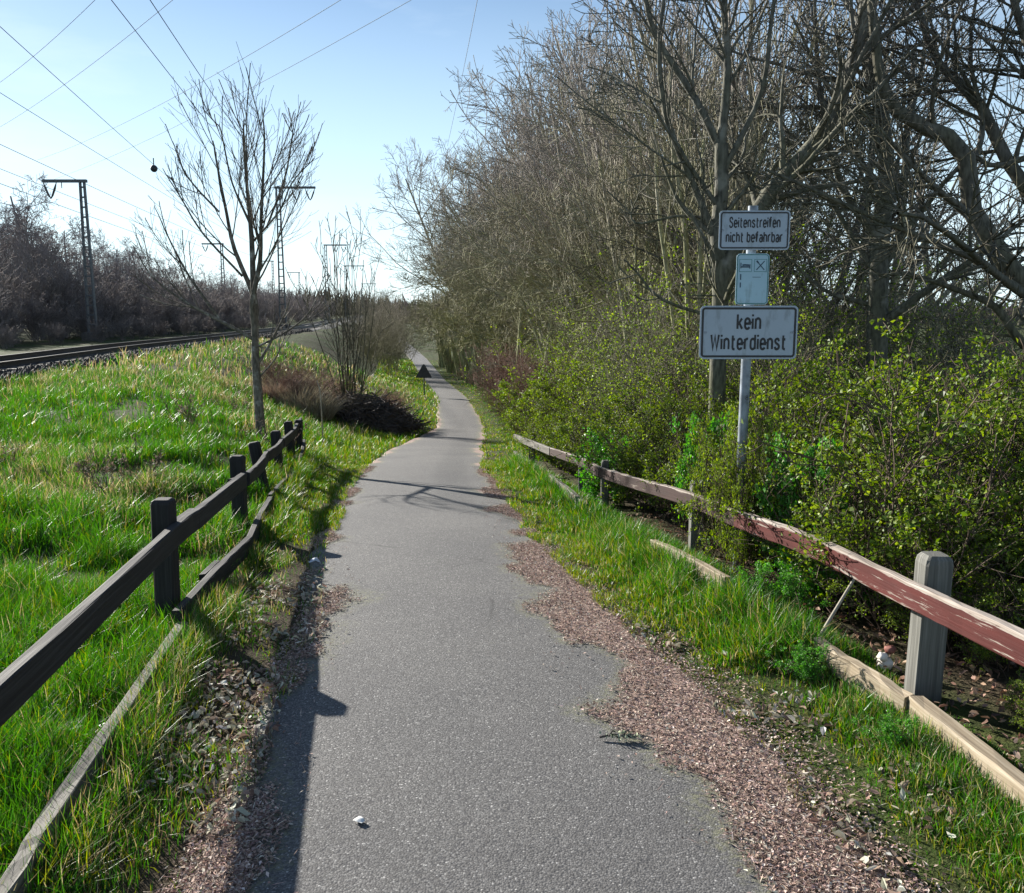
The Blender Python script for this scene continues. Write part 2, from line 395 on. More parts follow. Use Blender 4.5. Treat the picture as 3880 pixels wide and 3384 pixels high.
# ------------------------------------------------------------------ loose flakes, leaves and blades
def flakes(x, y, z, ln, wd, col, tilt, fold=0., seed=0):
    """one pointed leaf or bark flake each: 4 corners, folded along its length"""
    r = np.random.default_rng(seed); n = len(x)
    a = r.uniform(0, 2 * math.pi, n); d = np.stack([np.cos(a), np.sin(a), r.normal(0, tilt, n)], -1); d = nrm(d)
    sd = nrm(np.cross(d, np.array([0, 0, 1.])) + np.stack([np.zeros(n), np.zeros(n), r.normal(0, tilt, n)], -1))
    c = np.stack([x, y, z], -1); up = np.array([0, 0, 1.])
    L, W = ln[:, None] / 2, wd[:, None] / 2
    V = np.stack([c - d * L, c + sd * W + up * fold * W - d * L * .1, c + d * L, c - sd * W + up * fold * W - d * L * .1], 1)
    q = np.arange(n * 4).reshape(n, 4)
    return V.reshape(-1, 3), q, np.repeat(col, 4, 0)
def pick(r, n, cols, w, var=.25):
    c = np.array(cols)[r.choice(len(cols), n, p=np.array(w) / sum(w))]
    return np.clip(c * r.uniform(1 - var, 1 + var, (n, 1)) * r.uniform(.93, 1.07, (n, 3)), 0, 1)
def ovals(x, y, z, ln, wd, col, tilt, fold, seed):
    r = np.random.default_rng(seed); n = len(x); a = r.uniform(0, 2 * math.pi, n); d = nrm(np.stack([np.cos(a), np.sin(a), r.normal(0, tilt, n)], -1))
    sd = nrm(np.cross(d, np.array([0, 0, 1.])) + np.stack([np.zeros(n), np.zeros(n), r.normal(0, tilt, n)], -1)); up = np.cross(sd, d); c = np.stack([x, y, z], -1)
    L_, W_ = ln[:, None] / 2, wd[:, None] / 2; k = r.uniform(-.2, 1, (n, 1)) * fold; k2 = r.uniform(-.5, 1, (n, 1)) * fold
    V = np.stack([c - d * L_, c - d * L_ * .35 + sd * W_ * r.uniform(.7, 1.1, (n, 1)) + up * W_ * k, c + d * L_ * .45 + sd * W_ * r.uniform(.6, .9, (n, 1)) + up * W_ * k, c + d * L_ + up * L_ * k2 * .6,
                  c + d * L_ * .4 - sd * W_ * r.uniform(.6, .9, (n, 1)) + up * W_ * k, c - d * L_ * .4 - sd * W_ * r.uniform(.7, 1.1, (n, 1)) + up * W_ * k], 1)
    i = np.arange(n)[:, None] * 6
    return V.reshape(-1, 3), np.concatenate([i + np.array([0, 1, 2, 3]), i + np.array([0, 3, 4, 5])]), np.repeat(col, 6, 0)
LEAF_DRY = foliage('dry_leaf', .12, .8, .15)
def litter_band():
    r = np.random.default_rng(31); Vs, Qs, Cs, o = [], [], [], 0
    n = 150000
    y = 1.9 + 11 * r.random(n) ** 1.5; side = r.random(n) < .42
    inn = np.where(side, fLI(y), fRI(y)); out = np.where(side, fLO(y), fRO(y))
    t = r.random(n) * 2.1 - .6 + r.normal(0, .1, n)
    x = inn + (out - inn) * t
    lv = litter(x, y)
    keep = r.random(n) < np.clip(1.75 - t, .12, 1) * np.clip(lv * 14 + .35, .015, 1); x, y = x[keep], y[keep]; n = len(x)
    thin = r.random(n) < .35
    ln = np.where(thin, r.uniform(.02, .055, n), r.uniform(.007, .022, n)); wd = np.where(thin, .003, r.uniform(.005, .013, n))
    col = pick(r, n, [(.36, .25, .205), (.45, .345, .29), (.21, .14, .115), (.58, .51, .44), (.09, .065, .05)], [5, 4, 3, 2, 1.4])
    return flakes(x, y, surf(x, y) + .006 + r.random(n) * .008, ln, wd, col, .28, .5, 3)
V, q, c = litter_band()
o = ob('leaf_litter', mesh('leaf_litter', V, q, LEAF_DRY, col=c)); o['kind'] = 'stuff'
tag(o, 'brown crumbled leaf litter lying along both edges of the path', 'leaf litter')
def dead_leaves():
    r = np.random.default_rng(32); out = []
    # left verge, right verge, under the hedge
    for k, (n, y0, y1) in enumerate([(3000, 1.8, 5.4), (2200, 1.8, 4.8), (6500, 2., 8.)]):
        y = y0 + (y1 - y0) * r.random(n) ** (1.2)
        if k == 0: x = fFL(y) + .06 + (fLO(y) + .03 - fFL(y)) * r.random(n)
        elif k == 1: x = fRO(y) - .1 + (fFR(y) - fRO(y) + .1) * r.random(n)
        else: x = fFR(y) + .05 + 3.2 * r.random(n) ** 1.3
        keep = fbm(x, y, .35, 50 + k) > (.47 if k == 0 else .50 if k == 1 else .3); x, y = x[keep], y[keep]; m = len(x)
        cols = [(.42, .39, .31), (.32, .28, .21), (.25, .17, .13), (.55, .53, .46), (.13, .095, .075)] if k < 2 else [(.28, .17, .12), (.18, .11, .08), (.38, .28, .2), (.09, .06, .05)]
        col = pick(r, m, cols, [4, 4, 4, 2, 2.5] if k < 2 else [4, 3, 2, 2])
        out.append(ovals(x, y, surf(x, y) + .012 + r.random(m) * .025, r.uniform(.015, .05, m), r.uniform(.008, .026, m), col, .6, 1.3, 60 + k))
    o_ = 0; Vs, Qs, Cs = [], [], []
    for V, q, c in out: Vs.append(V); Qs.append(q + o_); Cs.append(c); o_ += len(V)
    return np.concatenate(Vs), np.concatenate(Qs), np.concatenate(Cs)
V, q, c = dead_leaves()
o = ob('dead_leaves', mesh('dead_leaves', V, q, LEAF_DRY, col=c)); o['kind'] = 'stuff'
tag(o, 'pale withered leaves scattered on the verges and under the hedge', 'dead leaves')

# ------------------------------------------------------------------ grass
GRASS = foliage('grass_blade', .36, .45, .45)
def blades(x, y, h, w, col, lean, seed, wind=(.25, -.1)):
    r = np.random.default_rng(seed); n = len(x)
    z = np.maximum(terr(x, y), np.where(y < 60, surf(x, y), -99)) - .01
    a = r.uniform(0, 2 * math.pi, n); d = np.stack([np.cos(a) + wind[0], np.sin(a) + wind[1]], -1); d /= np.linalg.norm(d, axis=1, keepdims=True) + 1e-6
    l = np.abs(r.normal(lean, lean * .6, n)) * h
    f = r.uniform(0, 2 * math.pi, n); s = np.stack([np.cos(f), np.sin(f)], -1) * (w / 2)[:, None]
    b = np.stack([x, y], -1)
    def pt(xy, zz): return np.concatenate([xy, zz[:, None]], 1)
    m = b + d * (l * .32)[:, None]; tp = b + d * l[:, None]
    hh = np.sqrt(np.maximum(h * h - l * l * .8, (h * .25) ** 2))
    V = np.stack([pt(b - s, z), pt(b + s, z), pt(m + s * .8, z + hh * .6), pt(m - s * .8, z + hh * .6), pt(tp, z + hh)], 1)
    i = np.arange(n)[:, None] * 5
    q = i + np.array([0, 1, 2, 3]); t = i + np.array([3, 2, 4])
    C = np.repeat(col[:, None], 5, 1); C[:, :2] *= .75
    return V.reshape(-1, 3), q, t, C.reshape(-1, 3)
GREEN = [(.042, .14, .012), (.062, .185, .014), (.09, .21, .02), (.028, .085, .014)]
def grass_cols(r, x, y, straw, yel):
    n = len(x); c = pick(r, n, GREEN, [4, 4, 2, 2], .3)
    ye = pick(r, n, [(.22, .24, .03), (.17, .19, .02)], [1, 1], .25); st = pick(r, n, [(.42, .35, .20), (.30, .24, .13), (.20, .15, .08)], [2, 2, 1], .25)
    u = r.random(n); c = np.where((u < yel)[:, None], ye, c); u = r.random(n)
    return np.where((u < straw)[:, None], st, c)
def build_grass():
    med, ver = [], []
    r = np.random.default_rng(77)
    # meadow left of the fence and the banks further on
    for k, (n, y0, y1, hb, wb) in enumerate([(95000, 1.7, 6, .13, .0042), (90000, 6, 12, .16, .0065), (70000, 12, 24, .19, .011), (36000, 24, 50, .24, .024)]):
        y = y0 + (y1 - y0) * r.random(n) ** .9; xm = -.68 * y - .6
        xr = np.where(y < 13.2, fFL(y) - .04, fLO(y) - .05)
        x = xm + (xr - xm) * r.random(n)
        tr = x > f_tr(y) + 1.35
        cl = fbm(x, y, .5, 60); cl2 = fbm(x, y, 2.2, 63); ok = tr & (r.random(n) < np.clip((cl - .30) * 3.4, .10, 1))
        x, y, cl, cl2 = x[ok], y[ok], cl[ok], cl2[ok]; n = len(x)
        dry = np.clip((cl2 - .64) * 2.4, 0, .4) + np.clip((y - 16) / 26, 0, .35) * (x < -3.5) + .03
        near_path = np.clip(1 - (fLO(y) - x) / 1.6, 0, 1) * (y > 9)
        yel = np.clip(.10 + .5 * near_path, 0, .75)
        h = hb * r.uniform(.5, 1.35, n) * (.25 + 1.6 * cl) * (1 - .62 * near_path) * (1 + .3 * (dry > .4))
        col = grass_cols(r, x, y, np.clip(dry * (1 - near_path), .03, .8), yel)
        med.append(blades(x, y, h, wb * r.uniform(.6, 1.4, n), col, .5, 80 + k))
    # left verge: thin, ragged; taller fringe along the lower rail
    for k, (n, y0, y1) in enumerate([(32000, 1.7, 6.5), (24000, 6.5, 13.5)]):
        y = y0 + (y1 - y0) * r.random(n); t = r.random(n) ** (1.3 if k == 0 else 1.0)
        x = fFL(y) + (fLO(y) + .08 - fFL(y)) * t
        cl = fbm(x, y, .33, 70); ok = r.random(n) < np.clip((cl - (.37 if k == 0 else .3)) * 5, .14, 1) * (1.15 - .75 * t * (k == 0))
        x, y, cl, t = x[ok], y[ok], cl[ok], t[ok]; n = len(x)
        h = np.where(t < .3, .14, .075) * r.uniform(.4, 1.4, n) * (.55 + .9 * cl) * (1 - .35 * t)
        col = grass_cols(r, x, y, .22 if k == 0 else .08, .25 + .3 * t * (k > 0))
        ver.append(blades(x, y, h, (.0036 if k == 0 else .006) * r.uniform(.6, 1.4, n), col, .5, 90 + k))
    # right verge
    for k, (n, y0, y1) in enumerate([(44000, 1.7, 3.9), (42000, 3.9, 7), (34000, 7, 14), (22000, 14, 40), (9000, 40, 90)]):
        y = y0 + (y1 - y0) * r.random(n); t = r.random(n)
        x = fRO(y) - .07 + (fFR(y) + (.18 if y1 < 20 else 1.2) - fRO(y)) * t
        cl = fbm(x, y, .3, 75); ok = r.random(n) < np.clip((cl - (.36 if k == 0 else .30)) * 5, .14, 1)
        x, y, cl, t = x[ok], y[ok], cl[ok], t[ok]; n = len(x)
        tall = np.clip(1 - np.abs(t - .62) / .5, .25, 1)
        h = (.10 if k == 0 else .19 if k < 3 else .2) * tall * r.uniform(.45, 1.35, n) * (.55 + .9 * cl)
        col = grass_cols(r, x, y, .16 if k == 0 else .08, np.clip(.65 - .9 * t, .08, .6))
        ver.append(blades(x, y, h, [.0036, .005, .007, .014, .03][k] * r.uniform(.6, 1.4, n), col, .5, 100 + k, (-.2, -.1)))
    # left bank beside the path further on
    y = 13.2 + 75 * r.random(16000) ** 1.3; x = fLO(y) + .03 - 3.2 * r.random(16000)
    ver.append(blades(x, y, .16 * r.uniform(.4, 1.3, len(x)), .0007 * y * r.uniform(.6, 1.4, len(x)), grass_cols(r, x, y, .06, .4), .5, 120))
    res = []
    for L in (med, ver):
        o_ = 0; Vs, Qs, Ts, Cs = [], [], [], []
        for V, q, t, c in L: Vs.append(V); Qs.append(q + o_); Ts.append(t + o_); Cs.append(c); o_ += len(V)
        res.append((np.concatenate(Vs), [np.concatenate(Qs), np.concatenate(Ts)], np.concatenate(Cs)))
    return res
gm, gv = build_grass()
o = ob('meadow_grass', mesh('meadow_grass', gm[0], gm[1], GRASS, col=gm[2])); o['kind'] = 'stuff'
tag(o, 'rough green meadow grass with straw patches between the dark fence and the railway', 'grass')
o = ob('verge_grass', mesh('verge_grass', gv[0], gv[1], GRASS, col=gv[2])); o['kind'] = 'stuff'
tag(o, 'short green grass on the verges on both sides of the path', 'grass')

# ------------------------------------------------------------------ fences
W_DARK = wood('dark_stained_timber', (.020, .018, .018), (.05, .047, .048), (.008, .007, .007))
W_GREY = wood('grey_weathered_timber', (.105, .095, .08), (.23, .215, .185), (.02, .018, .014))
W_RED = wood('peeling_red_timber', (.28, .235, .20), (.50, .46, .42), (.10, .07, .05), paint=(.085, .011, .008), peel=.61)
W_BROWN = wood('brown_painted_timber', (.22, .18, .15), (.45, .40, .36), (.07, .05, .04), paint=(.045, .019, .015), peel=.66)
W_TAN = wood('bare_tan_timber', (.30, .24, .165), (.52, .46, .36), (.10, .07, .045), grain=.8)
W_POST = wood('grey_green_post_timber', (.125, .122, .108), (.21, .205, .185), (.055, .054, .047), grain=.9)
def rail(parent, name, pts, w, h, m, n=14, seed=1, jit=.0012):
    V, F, u = sweep(pts, rrect(w, h), n, jit=jit, seed=seed)
    return ob(name, mesh(name, V, F, m, False, vec=u), parent)
def post(parent, base, top, w, d, m, seed=1, round_top=.012):
    b, t = np.array(base, float), np.array(top, float); ax = nrm(t - b)
    pts = [b - ax * .25, b, b + (t - b) * .5, t - ax * round_top * 2, t - ax * round_top * .8, t]
    V, F, u = sweep(np.array(pts), rrect(w, d, .01), None, up=(0, 1, .01), jit=.001, seed=seed)
    k = 8
    for row, s in ((4, .93), (5, .72)):
        c = np.array(pts[row]); V[row * k:(row + 1) * k] = c + (V[row * k:(row + 1) * k] - c) * s
    V[-k:] = V[5 * k:6 * k]
    return ob('post', mesh('post', V, F, m, False, vec=u), parent)

fl = thing('wooden_fence', 'low dark wooden rail fence winding along the left verge', 'fence', (-1.8, 4.5, 0))
inv = np.array([-1.8, 4.5, 0])
def L(p): return np.array(p, float) - inv
for i, (b, t) in enumerate([((-1.845, 4.53, -.03), (-1.835, 4.53, .675)), ((-2.215, 7.0, -.15), (-2.215, 7.0, .50)), ((-2.56, 8.98, -.33), (-2.665, 8.98, .315)),
                            ((-2.85, 10.58, -.44), (-2.87, 10.58, .215)), ((-3.0, 11.83, -.50), (-3.03, 11.83, .175)), ((-3.13, 12.7, -.55), (-3.10, 12.7, .09)), ((-1.50, 1.75, -.03), (-1.49, 1.75, .70))]):
    post(fl, L(b), L(t), .105, .10, W_DARK, i)
UP = [(-1.30, 1.2, .645), (-1.475, 2.45, .603), (-1.755, 4.42, .549), (-1.83, 4.95, .515), (-2.125, 6.85, .385), (-2.14, 6.98, .375), (-2.50, 8.85, .242), (-2.775, 10.5, .131), (-2.97, 11.9, .066), (-3.10, 12.6, .05), (-3.19, 13.2, .06)]
UP = [np.array(p) - np.array([0, 0, .055]) for p in UP]
rail(fl, 'upper_rail', [L(UP[0]), L(UP[1]), L(UP[2]), L(UP[3])], .05, .115, W_DARK, 16, 1)
rail(fl, 'upper_rail', [L(UP[3] + (0, .006, -.004)), L(UP[4])], .05, .115, W_DARK, 10, 2)
rail(fl, 'upper_rail', [L(UP[5] + (0, 0, -.012)), L((UP[5] + UP[6]) / 2 + (.02, 0, -.01)), L(UP[6])], .045, .11, W_DARK, 12, 3)
rail(fl, 'upper_rail', [L(UP[6] + (.004, .006, 0)), L((UP[6] + UP[7]) / 2 + (.03, 0, 0)), L(UP[7])], .045, .11, W_DARK, 12, 4)
rail(fl, 'upper_rail', [L(UP[7] + (.004, .006, -.004)), L(UP[8]), L(UP[9]), L(UP[10])], .045, .11, W_DARK, 14, 5)
rail(fl, 'splice_block', [L((-1.845, 4.66, .465)), L((-1.905, 5.12, .44))], .045, .10, W_DARK, 4, 6)
rail(fl, 'splice_block', [L((-2.19, 6.72, .315)), L((-2.16, 6.96, .30))], .04, .09, W_DARK, 4, 7)
rail(fl, 'lower_rail', [L((-1.24, 1.2, .075)), L((-1.37, 2.2, .075)), L((-1.44, 2.62, .07)), L((-1.66, 4.24, .055))], .055, .10, W_GREY, 18, 8, .0025)
rail(fl, 'lower_rail', [L((-1.695, 4.26, .10)), L((-1.79, 5.2, .06)), L((-1.90, 6.2, -.015))], .05, .11, W_DARK, 12, 9)
rail(fl, 'lower_rail', [L((-1.905, 6.21, -.02)), L((-2.13, 7.3, -.09)), L((-2.34, 8.35, -.18))], .05, .11, W_DARK, 12, 10)
rail(fl, 'lower_rail', [L((-2.36, 8.40, -.165)), L((-2.52, 9.4, -.25)), L((-2.66, 10.3, -.33))], .045, .10, W_DARK, 10, 11)
rail(fl, 'lower_rail', [L((-2.83, 11.3, -.42)), L((-2.93, 12.1, -.36)), L((-3.08, 12.9, -.28))], .045, .11, W_DARK, 10, 12)
rail(fl, 'splice_block', [L((-1.84, 5.05, .06)), L((-1.885, 5.45, .03))], .045, .09, W_DARK, 4, 13)

fr = thing('wooden_fence', 'low peeling red wooden rail fence in front of the leafy hedge', 'fence', (1.74, 3.5, 0))
inv = np.array([1.74, 3.5, 0])
for i, (b, t, w) in enumerate([((1.745, 3.54, -.05), (1.755, 3.54, .655), .115), ((1.335, 6.2, -.12), (1.335, 6.2, .45), .10), ((.925, 8.6, -.33), (.925, 8.6, .19), .075), ((.80, 9.75, -.42), (.80, 9.75, .04), .10), ((.30, 13.1, -.7), (.30, 13.1, -.2), .10), ((1.90, 1.7, -.05), (1.90, 1.7, .66), .115)]):
    post(fr, L(b), L(t), w, w, W_POST, 20 + i, .02)
UR = [(1.78, 1.5, .69), (1.703, 2.8, .600), (1.658, 3.45, .553), (1.555, 4.4, .509), (1.385, 5.28, .450), (1.255, 6.1, .394), (1.0, 7.5, .255), (.86, 8.4, .167), (.745, 9.75, .052), (.50, 11.2, -.08), (.24, 13.1, -.24), (0.05, 15.5, -.5)]
UR = [np.array(p) - np.array([0, 0, .06]) for p in UR]
rail(fr, 'upper_rail', [L(p) for p in UR[:5]], .045, .108, W_RED, 26, 30, .0018)
rail(fr, 'upper_rail', [L(UR[4] + (0, .006, -.004)), L(UR[5]), L(UR[6]), L(UR[7])], .045, .10, W_BROWN, 20, 31, .0015)
rail(fr, 'upper_rail', [L(UR[7] + (0, .006, -.005)), L(UR[8])], .045, .10, W_BROWN, 8, 32)
rail(fr, 'upper_rail', [L(UR[8] + (.01, .006, -.006)), L(UR[9] + (.01, -.006, 0))], .045, .10, W_BROWN, 8, 40)
rail(fr, 'upper_rail', [L(UR[9]), L(UR[10])], .045, .10, W_GREY, 8, 33)
rail(fr, 'upper_rail', [L(UR[10] + (0, .006, -.005)), L(UR[11])], .045, .10, W_GREY, 8, 34)
rail(fr, 'lower_rail', [L((1.80, 1.5, .06)), L((1.70, 2.6, .06)), L((1.625, 3.34, .06))], .07, .12, W_TAN, 14, 35, .002)
rail(fr, 'lower_rail', [L((1.60, 3.35, .065)), L((1.44, 3.97, .07))], .05, .11, W_TAN, 10, 36, .004)
rail(fr, 'lower_rail', [L((1.27, 5.0, .05)), L((1.12, 5.55, .04)), L((1.0, 6.05, .0))], .05, .11, W_TAN, 10, 37, .002)
rail(fr, 'lower_rail', [L((.70, 8.1, -.2)), L((.60, 9.4, -.30)), L((.47, 10.8, -.42))], .05, .12, W_GREY, 12, 38, .002)
rail(fr, 'lower_rail', [L((.26, 12.4, -.58)), L((.15, 14., -.72)), L((.05, 15.8, -.92))], .05, .12, W_GREY, 10, 39, .002)

# ------------------------------------------------------------------ signs
def arc(cx, cy, rx, ry, a0, a1, n=9):
    a = np.radians(np.linspace(a0, a1, n)); return [(cx + rx * math.cos(t), cy + ry * math.sin(t)) for t in a]
def mir(L_, w): return [[(w - x, y) for x, y in p] for p in L_]
_arch = [(0, .40)] + arc(.19, .50, .19, .22, 180, 0) + [(.38, 0)]
_bowl = [[(0, .5)] + arc(.19, .50, .19, .22, 180, 0) + arc(.19, .22, .19, .22, 0, -180) + [(0, .5)]]
_s = crom([(.35, .55), (.28, .69), (.17, .72), (.04, .65), (.03, .50), (.14, .40), (.26, .33), (.36, .22), (.33, .07), (.19, 0), (.06, .03), (0, .17)], 22).tolist()
_S = [(x * 1.25, y * 1.39) for x, y in _s]
GLY = {'n': ([[(0, 0), (0, .72)], _arch], .38), 'h': ([[(0, 0), (0, 1)], _arch], .38), 'r': ([[(0, 0), (0, .72)], [(0, .42)] + arc(.2, .46, .2, .26, 165, 70)], .26),
       'i': ([[(0, 0), (0, .72)], [(0, .86), (0, 1.)]], 0.0), 't': ([[(.1, .95), (.1, .14)] + arc(.22, .12, .12, .12, 180, 270, 5) + [(.29, 0)], [(0, .68), (.29, .68)]], .29),
       'e': ([[(0, .36), (.38, .36), (.38, .5)] + arc(.19, .5, .19, .22, 0, 180) + arc(.19, .22, .19, .22, 180, 335)], .38), 's': ([_s], .36), 'S': ([_S], .45),
       'f': ([[(.1, 0), (.1, .86)] + arc(.22, .86, .12, .14, 180, 90, 5) + [(.3, 1.)], [(0, .68), (.29, .68)]], .30),
       'c': ([arc(.19, .5, .19, .22, 25, 180) + arc(.19, .22, .19, .22, 180, 335)], .36), 'b': (_bowl + [[(0, 0), (0, 1)]], .38), 'd': (mir(_bowl + [[(0, 0), (0, 1)]], .38), .38),
       'a': ([[(.36, 0), (.36, .5)] + arc(.18, .5, .18, .22, 0, 150), [(.36, .42), (.2, .42)] + arc(.18, .21, .18, .21, 90, 270) + [(.24, 0), (.36, .1)]], .36),
       'k': ([[(0, 0), (0, 1)], [(.36, .72), (.02, .27)], [(.13, .42), (.39, 0)]], .38), 'W': ([[(0, 1), (.16, 0), (.33, .92), (.5, 0), (.66, 1)]], .66), ' ': ([], .12)}
def ribbon(p, w):
    p = np.array(p, float); d = nrm(np.diff(p, axis=0)); nr = np.stack([-d[:, 1], d[:, 0]], -1)
    a = np.vstack([nr[:1], nr]); b = np.vstack([nr, nr[-1:]]); m = nrm(a + b); m = m / np.maximum((m * b).sum(1, keepdims=True), .45)
    V = np.concatenate([p + m * w / 2, p - m * w / 2]); n = len(p); i = np.arange(n - 1)
    return V, np.stack([i, i + n, i + n + 1, i + 1], -1)
def text(s, h, width, cx, y0, w=.175):
    x = 0; P = []
    for ch in s:
        st, adv = GLY[ch]
        P += [[(px + x, py_) for px, py_ in q_] for q_ in st]; x += adv + .25
    x -= .25; kx = width / (x + w); out = []
    for j, q_ in enumerate(P):
        V, F = ribbon(q_, w); V = np.stack([(V[:, 0] - x / 2) * kx + cx, V[:, 1] * h + y0], -1); out.append((V, F))
    return out
def flat(parts, y):
    res = []
    for j, (V, F) in enumerate(parts): res.append((np.stack([V[:, 0], np.full(len(V), y - .00002 * j), V[:, 1]], -1), F))
    return join(res)
def rr_outline(w, h, r, n=6):
    o_ = []
    for cx, cy, a in ((w / 2 - r, h / 2 - r, 0), (-w / 2 + r, h / 2 - r, 90), (-w / 2 + r, -h / 2 + r, 180), (w / 2 - r, -h / 2 + r, 270)):
        o_ += arc(cx, cy, r, r, a, a + 90, n)
    return np.array(o_)
def plate_mesh(w, h, r, y0, y1):
    o_ = rr_outline(w, h, r); n = len(o_)
    V = np.vstack([np.c_[o_[:, 0], np.full(n, y0), o_[:, 1]], np.c_[o_[:, 0], np.full(n, y1), o_[:, 1]], [[0, y0, 0], [0, y1, 0]]])
    i = np.arange(n); j = (i + 1) % n
    return V, [np.stack([i, i + n, j + n, j], -1), np.concatenate([np.stack([i, j, np.full(n, 2 * n)], -1), np.stack([i + n, np.full(n, 2 * n + 1), j + n], -1)])]
def ring_mesh(w, h, r, t, y):
    a = rr_outline(w, h, r); b = rr_outline(w - 2 * t, h - 2 * t, max(r - t, .004)); n = len(a); i = np.arange(n); j = (i + 1) % n
    V = np.vstack([np.c_[a[:, 0], np.full(n, y), a[:, 1]], np.c_[b[:, 0], np.full(n, y), b[:, 1]]])
    return V, np.stack([i, j, j + n, i + n], -1)
def sign_face(name, c, dirt):
    m, nt, b = mat(name); co = objco(nt)
    d = math2(nt, 'MULTIPLY', mrange(nt, noise(nt, scaled(nt, co, (14, 14, 5)), 1., 5, .65), .55, .72), .6)
    c1 = ramp(nt, noise(nt, co, 3, 4), [(.3, tuple(x * .9 for x in c)), (.7, c)])
    nt.links.new(mixc(nt, d, c1, dirt), b.inputs['Base Color']); b.inputs['Roughness'].default_value = .45
    return m
M_FACE = sign_face('sign_sheet', (.36, .42, .49), (.16, .18, .18)); M_BLUE = sign_face('pale_blue_sheet', (.36, .53, .62), (.14, .18, .18))
M_BLACK = plain('sign_black', (.012, .012, .016), .45, 0, .2); M_TEAL = plain('sign_teal', (.03, .16, .15), .45, 0, .15); M_NAVY = plain('sign_navy', (.02, .05, .09), .5, 0, .15)
M_GALV = plain('galvanised_steel', (.22, .25, .29), .5, .4, .45, 14); M_BOLT = plain('bolt_steel', (.2, .2, .2), .4, .8)
sg = thing('sign_post', 'grey steel pole carrying three white signs above the hedge', 'sign', (1.452, 5.5, -.12))
Z0 = -.12
pv, pf, pu = sweep([(0, 0, -.3), (.004, 0, 1.0), (.012, 0, 2.40)], [(.0305 * math.cos(a), .0305 * math.sin(a)) for a in np.linspace(0, 2 * math.pi, 17)[:-1]], 12, up=(0, 1, 0))
ob('pole', mesh('pole', pv, pf, M_GALV, True), sg)
num = ob('pole_number', mesh('pole_number', *flat([ribbon(arc(0, .008, .006, .006, 0, 360, 12), .003), ribbon(arc(0, -.006, .007, .007, 0, 360, 12), .003)], 0), M_BLACK), sg, (.012, -.0325, 1.235))
def sign(name, loc, w, h, r, face, label, edge=M_BLACK, margin=.010, border=.013):
    V, F = plate_mesh(w, h, r, 0, .003); p = ob(name, mesh(name, V, F, face), sg, loc); p['label'] = label
    ob('border', mesh('border', *ring_mesh(w - 2 * margin, h - 2 * margin, r - margin * .6, border, -.0015), edge), p)
    for z in (-.25, .25):
        V, F = boxes([(0, .012, z * h, .075, .016, .025), (-.045, .03, z * h, .012, .055, .025), (.045, .03, z * h, .012, .055, .025), (0, .072, z * h, .1, .01, .025)])
        ob('clamp', mesh('clamp', V, F, M_GALV), p)
    return p
def bolts(p, xs_, z):
    for x in xs_:
        V, F = tubes(np.array([[[x, .0, z], [x, -.004, z]]]), np.full((1, 2), .007), 8)
        ob('bolt', mesh('bolt', V, F, M_BOLT), p)
def dotted(p, parts, m=M_BLACK):
    V, F = flat(parts, -.0015); ob('lettering', mesh('lettering', V, F, m), p)
YS = -.05
p1 = sign('sign_plate', (.001, YS, 1.50 - Z0 + .02), .60, .325, .028, M_FACE, 'large white sign reading kein Winterdienst')
dotted(p1, text('kein', .088, .152, 0, .022) + text('Winterdienst', .088, .468, 0, -.102)); bolts(p1, (-.265, .265), 0)
p2 = sign('sign_plate', (.012, YS, 2.132 - Z0), .428, .232, .022, M_FACE, 'white sign reading Seitenstreifen nicht befahrbar', margin=.008, border=.009)
dotted(p2, text('Seitenstreifen', .057, .31, 0, .018) + text('nicht befahrbar', .057, .345, 0, -.068)); bolts(p2, (-.195, .195), 0)
p3 = sign('sign_plate', (.011, YS, 1.842 - Z0), .20, .305, .022, M_BLUE, 'small pale blue cycle route sign with bed and cutlery symbols', M_TEAL, .004, .005)
pic = []
for cx in (-.045, .046):
    pic += [ribbon([(cx - .037, .045), (cx + .037, .045), (cx + .037, .118), (cx - .037, .118), (cx - .037, .0435)], .0025)]
bed = [ribbon([(-.073, .064), (-.073, .098)], .006), ribbon([(-.073, .073), (-.017, .073)], .008), ribbon([(-.018, .062), (-.018, .088)], .006), ribbon([(-.064, .083), (-.05, .085), (-.022, .083)], .010)]
fork = [ribbon([(.022, .055), (.07, .108)], .006), ribbon([(.070, .055), (.030, .10)], .006), ribbon([(.033, .096), (.022, .110)], .010)]
arr = [ribbon([(-.072, -.005), (-.072, .03)], .007)]; arr2 = [ribbon([(-.072, -.05), (-.072, -.02)], .007)]; arr3 = [ribbon([(.0, .012), (.05, .012)], .003)]
V, F = flat(pic, -.0015); ob('symbol', mesh('symbol', V, F, M_TEAL), p3)
V, F = flat(bed, -.0015); s_ = ob('symbol', mesh('symbol', V, F, M_NAVY), p3); s_['label'] = 'bed symbol'
V, F = flat(fork, -.0015); s_ = ob('symbol', mesh('symbol', V, F, M_NAVY), p3); s_['label'] = 'crossed fork and knife symbol'
for q_ in (arr, arr2, arr3):
    V, F = flat(q_, -.0015); ob('mark', mesh('mark', V, F, M_NAVY), p3)

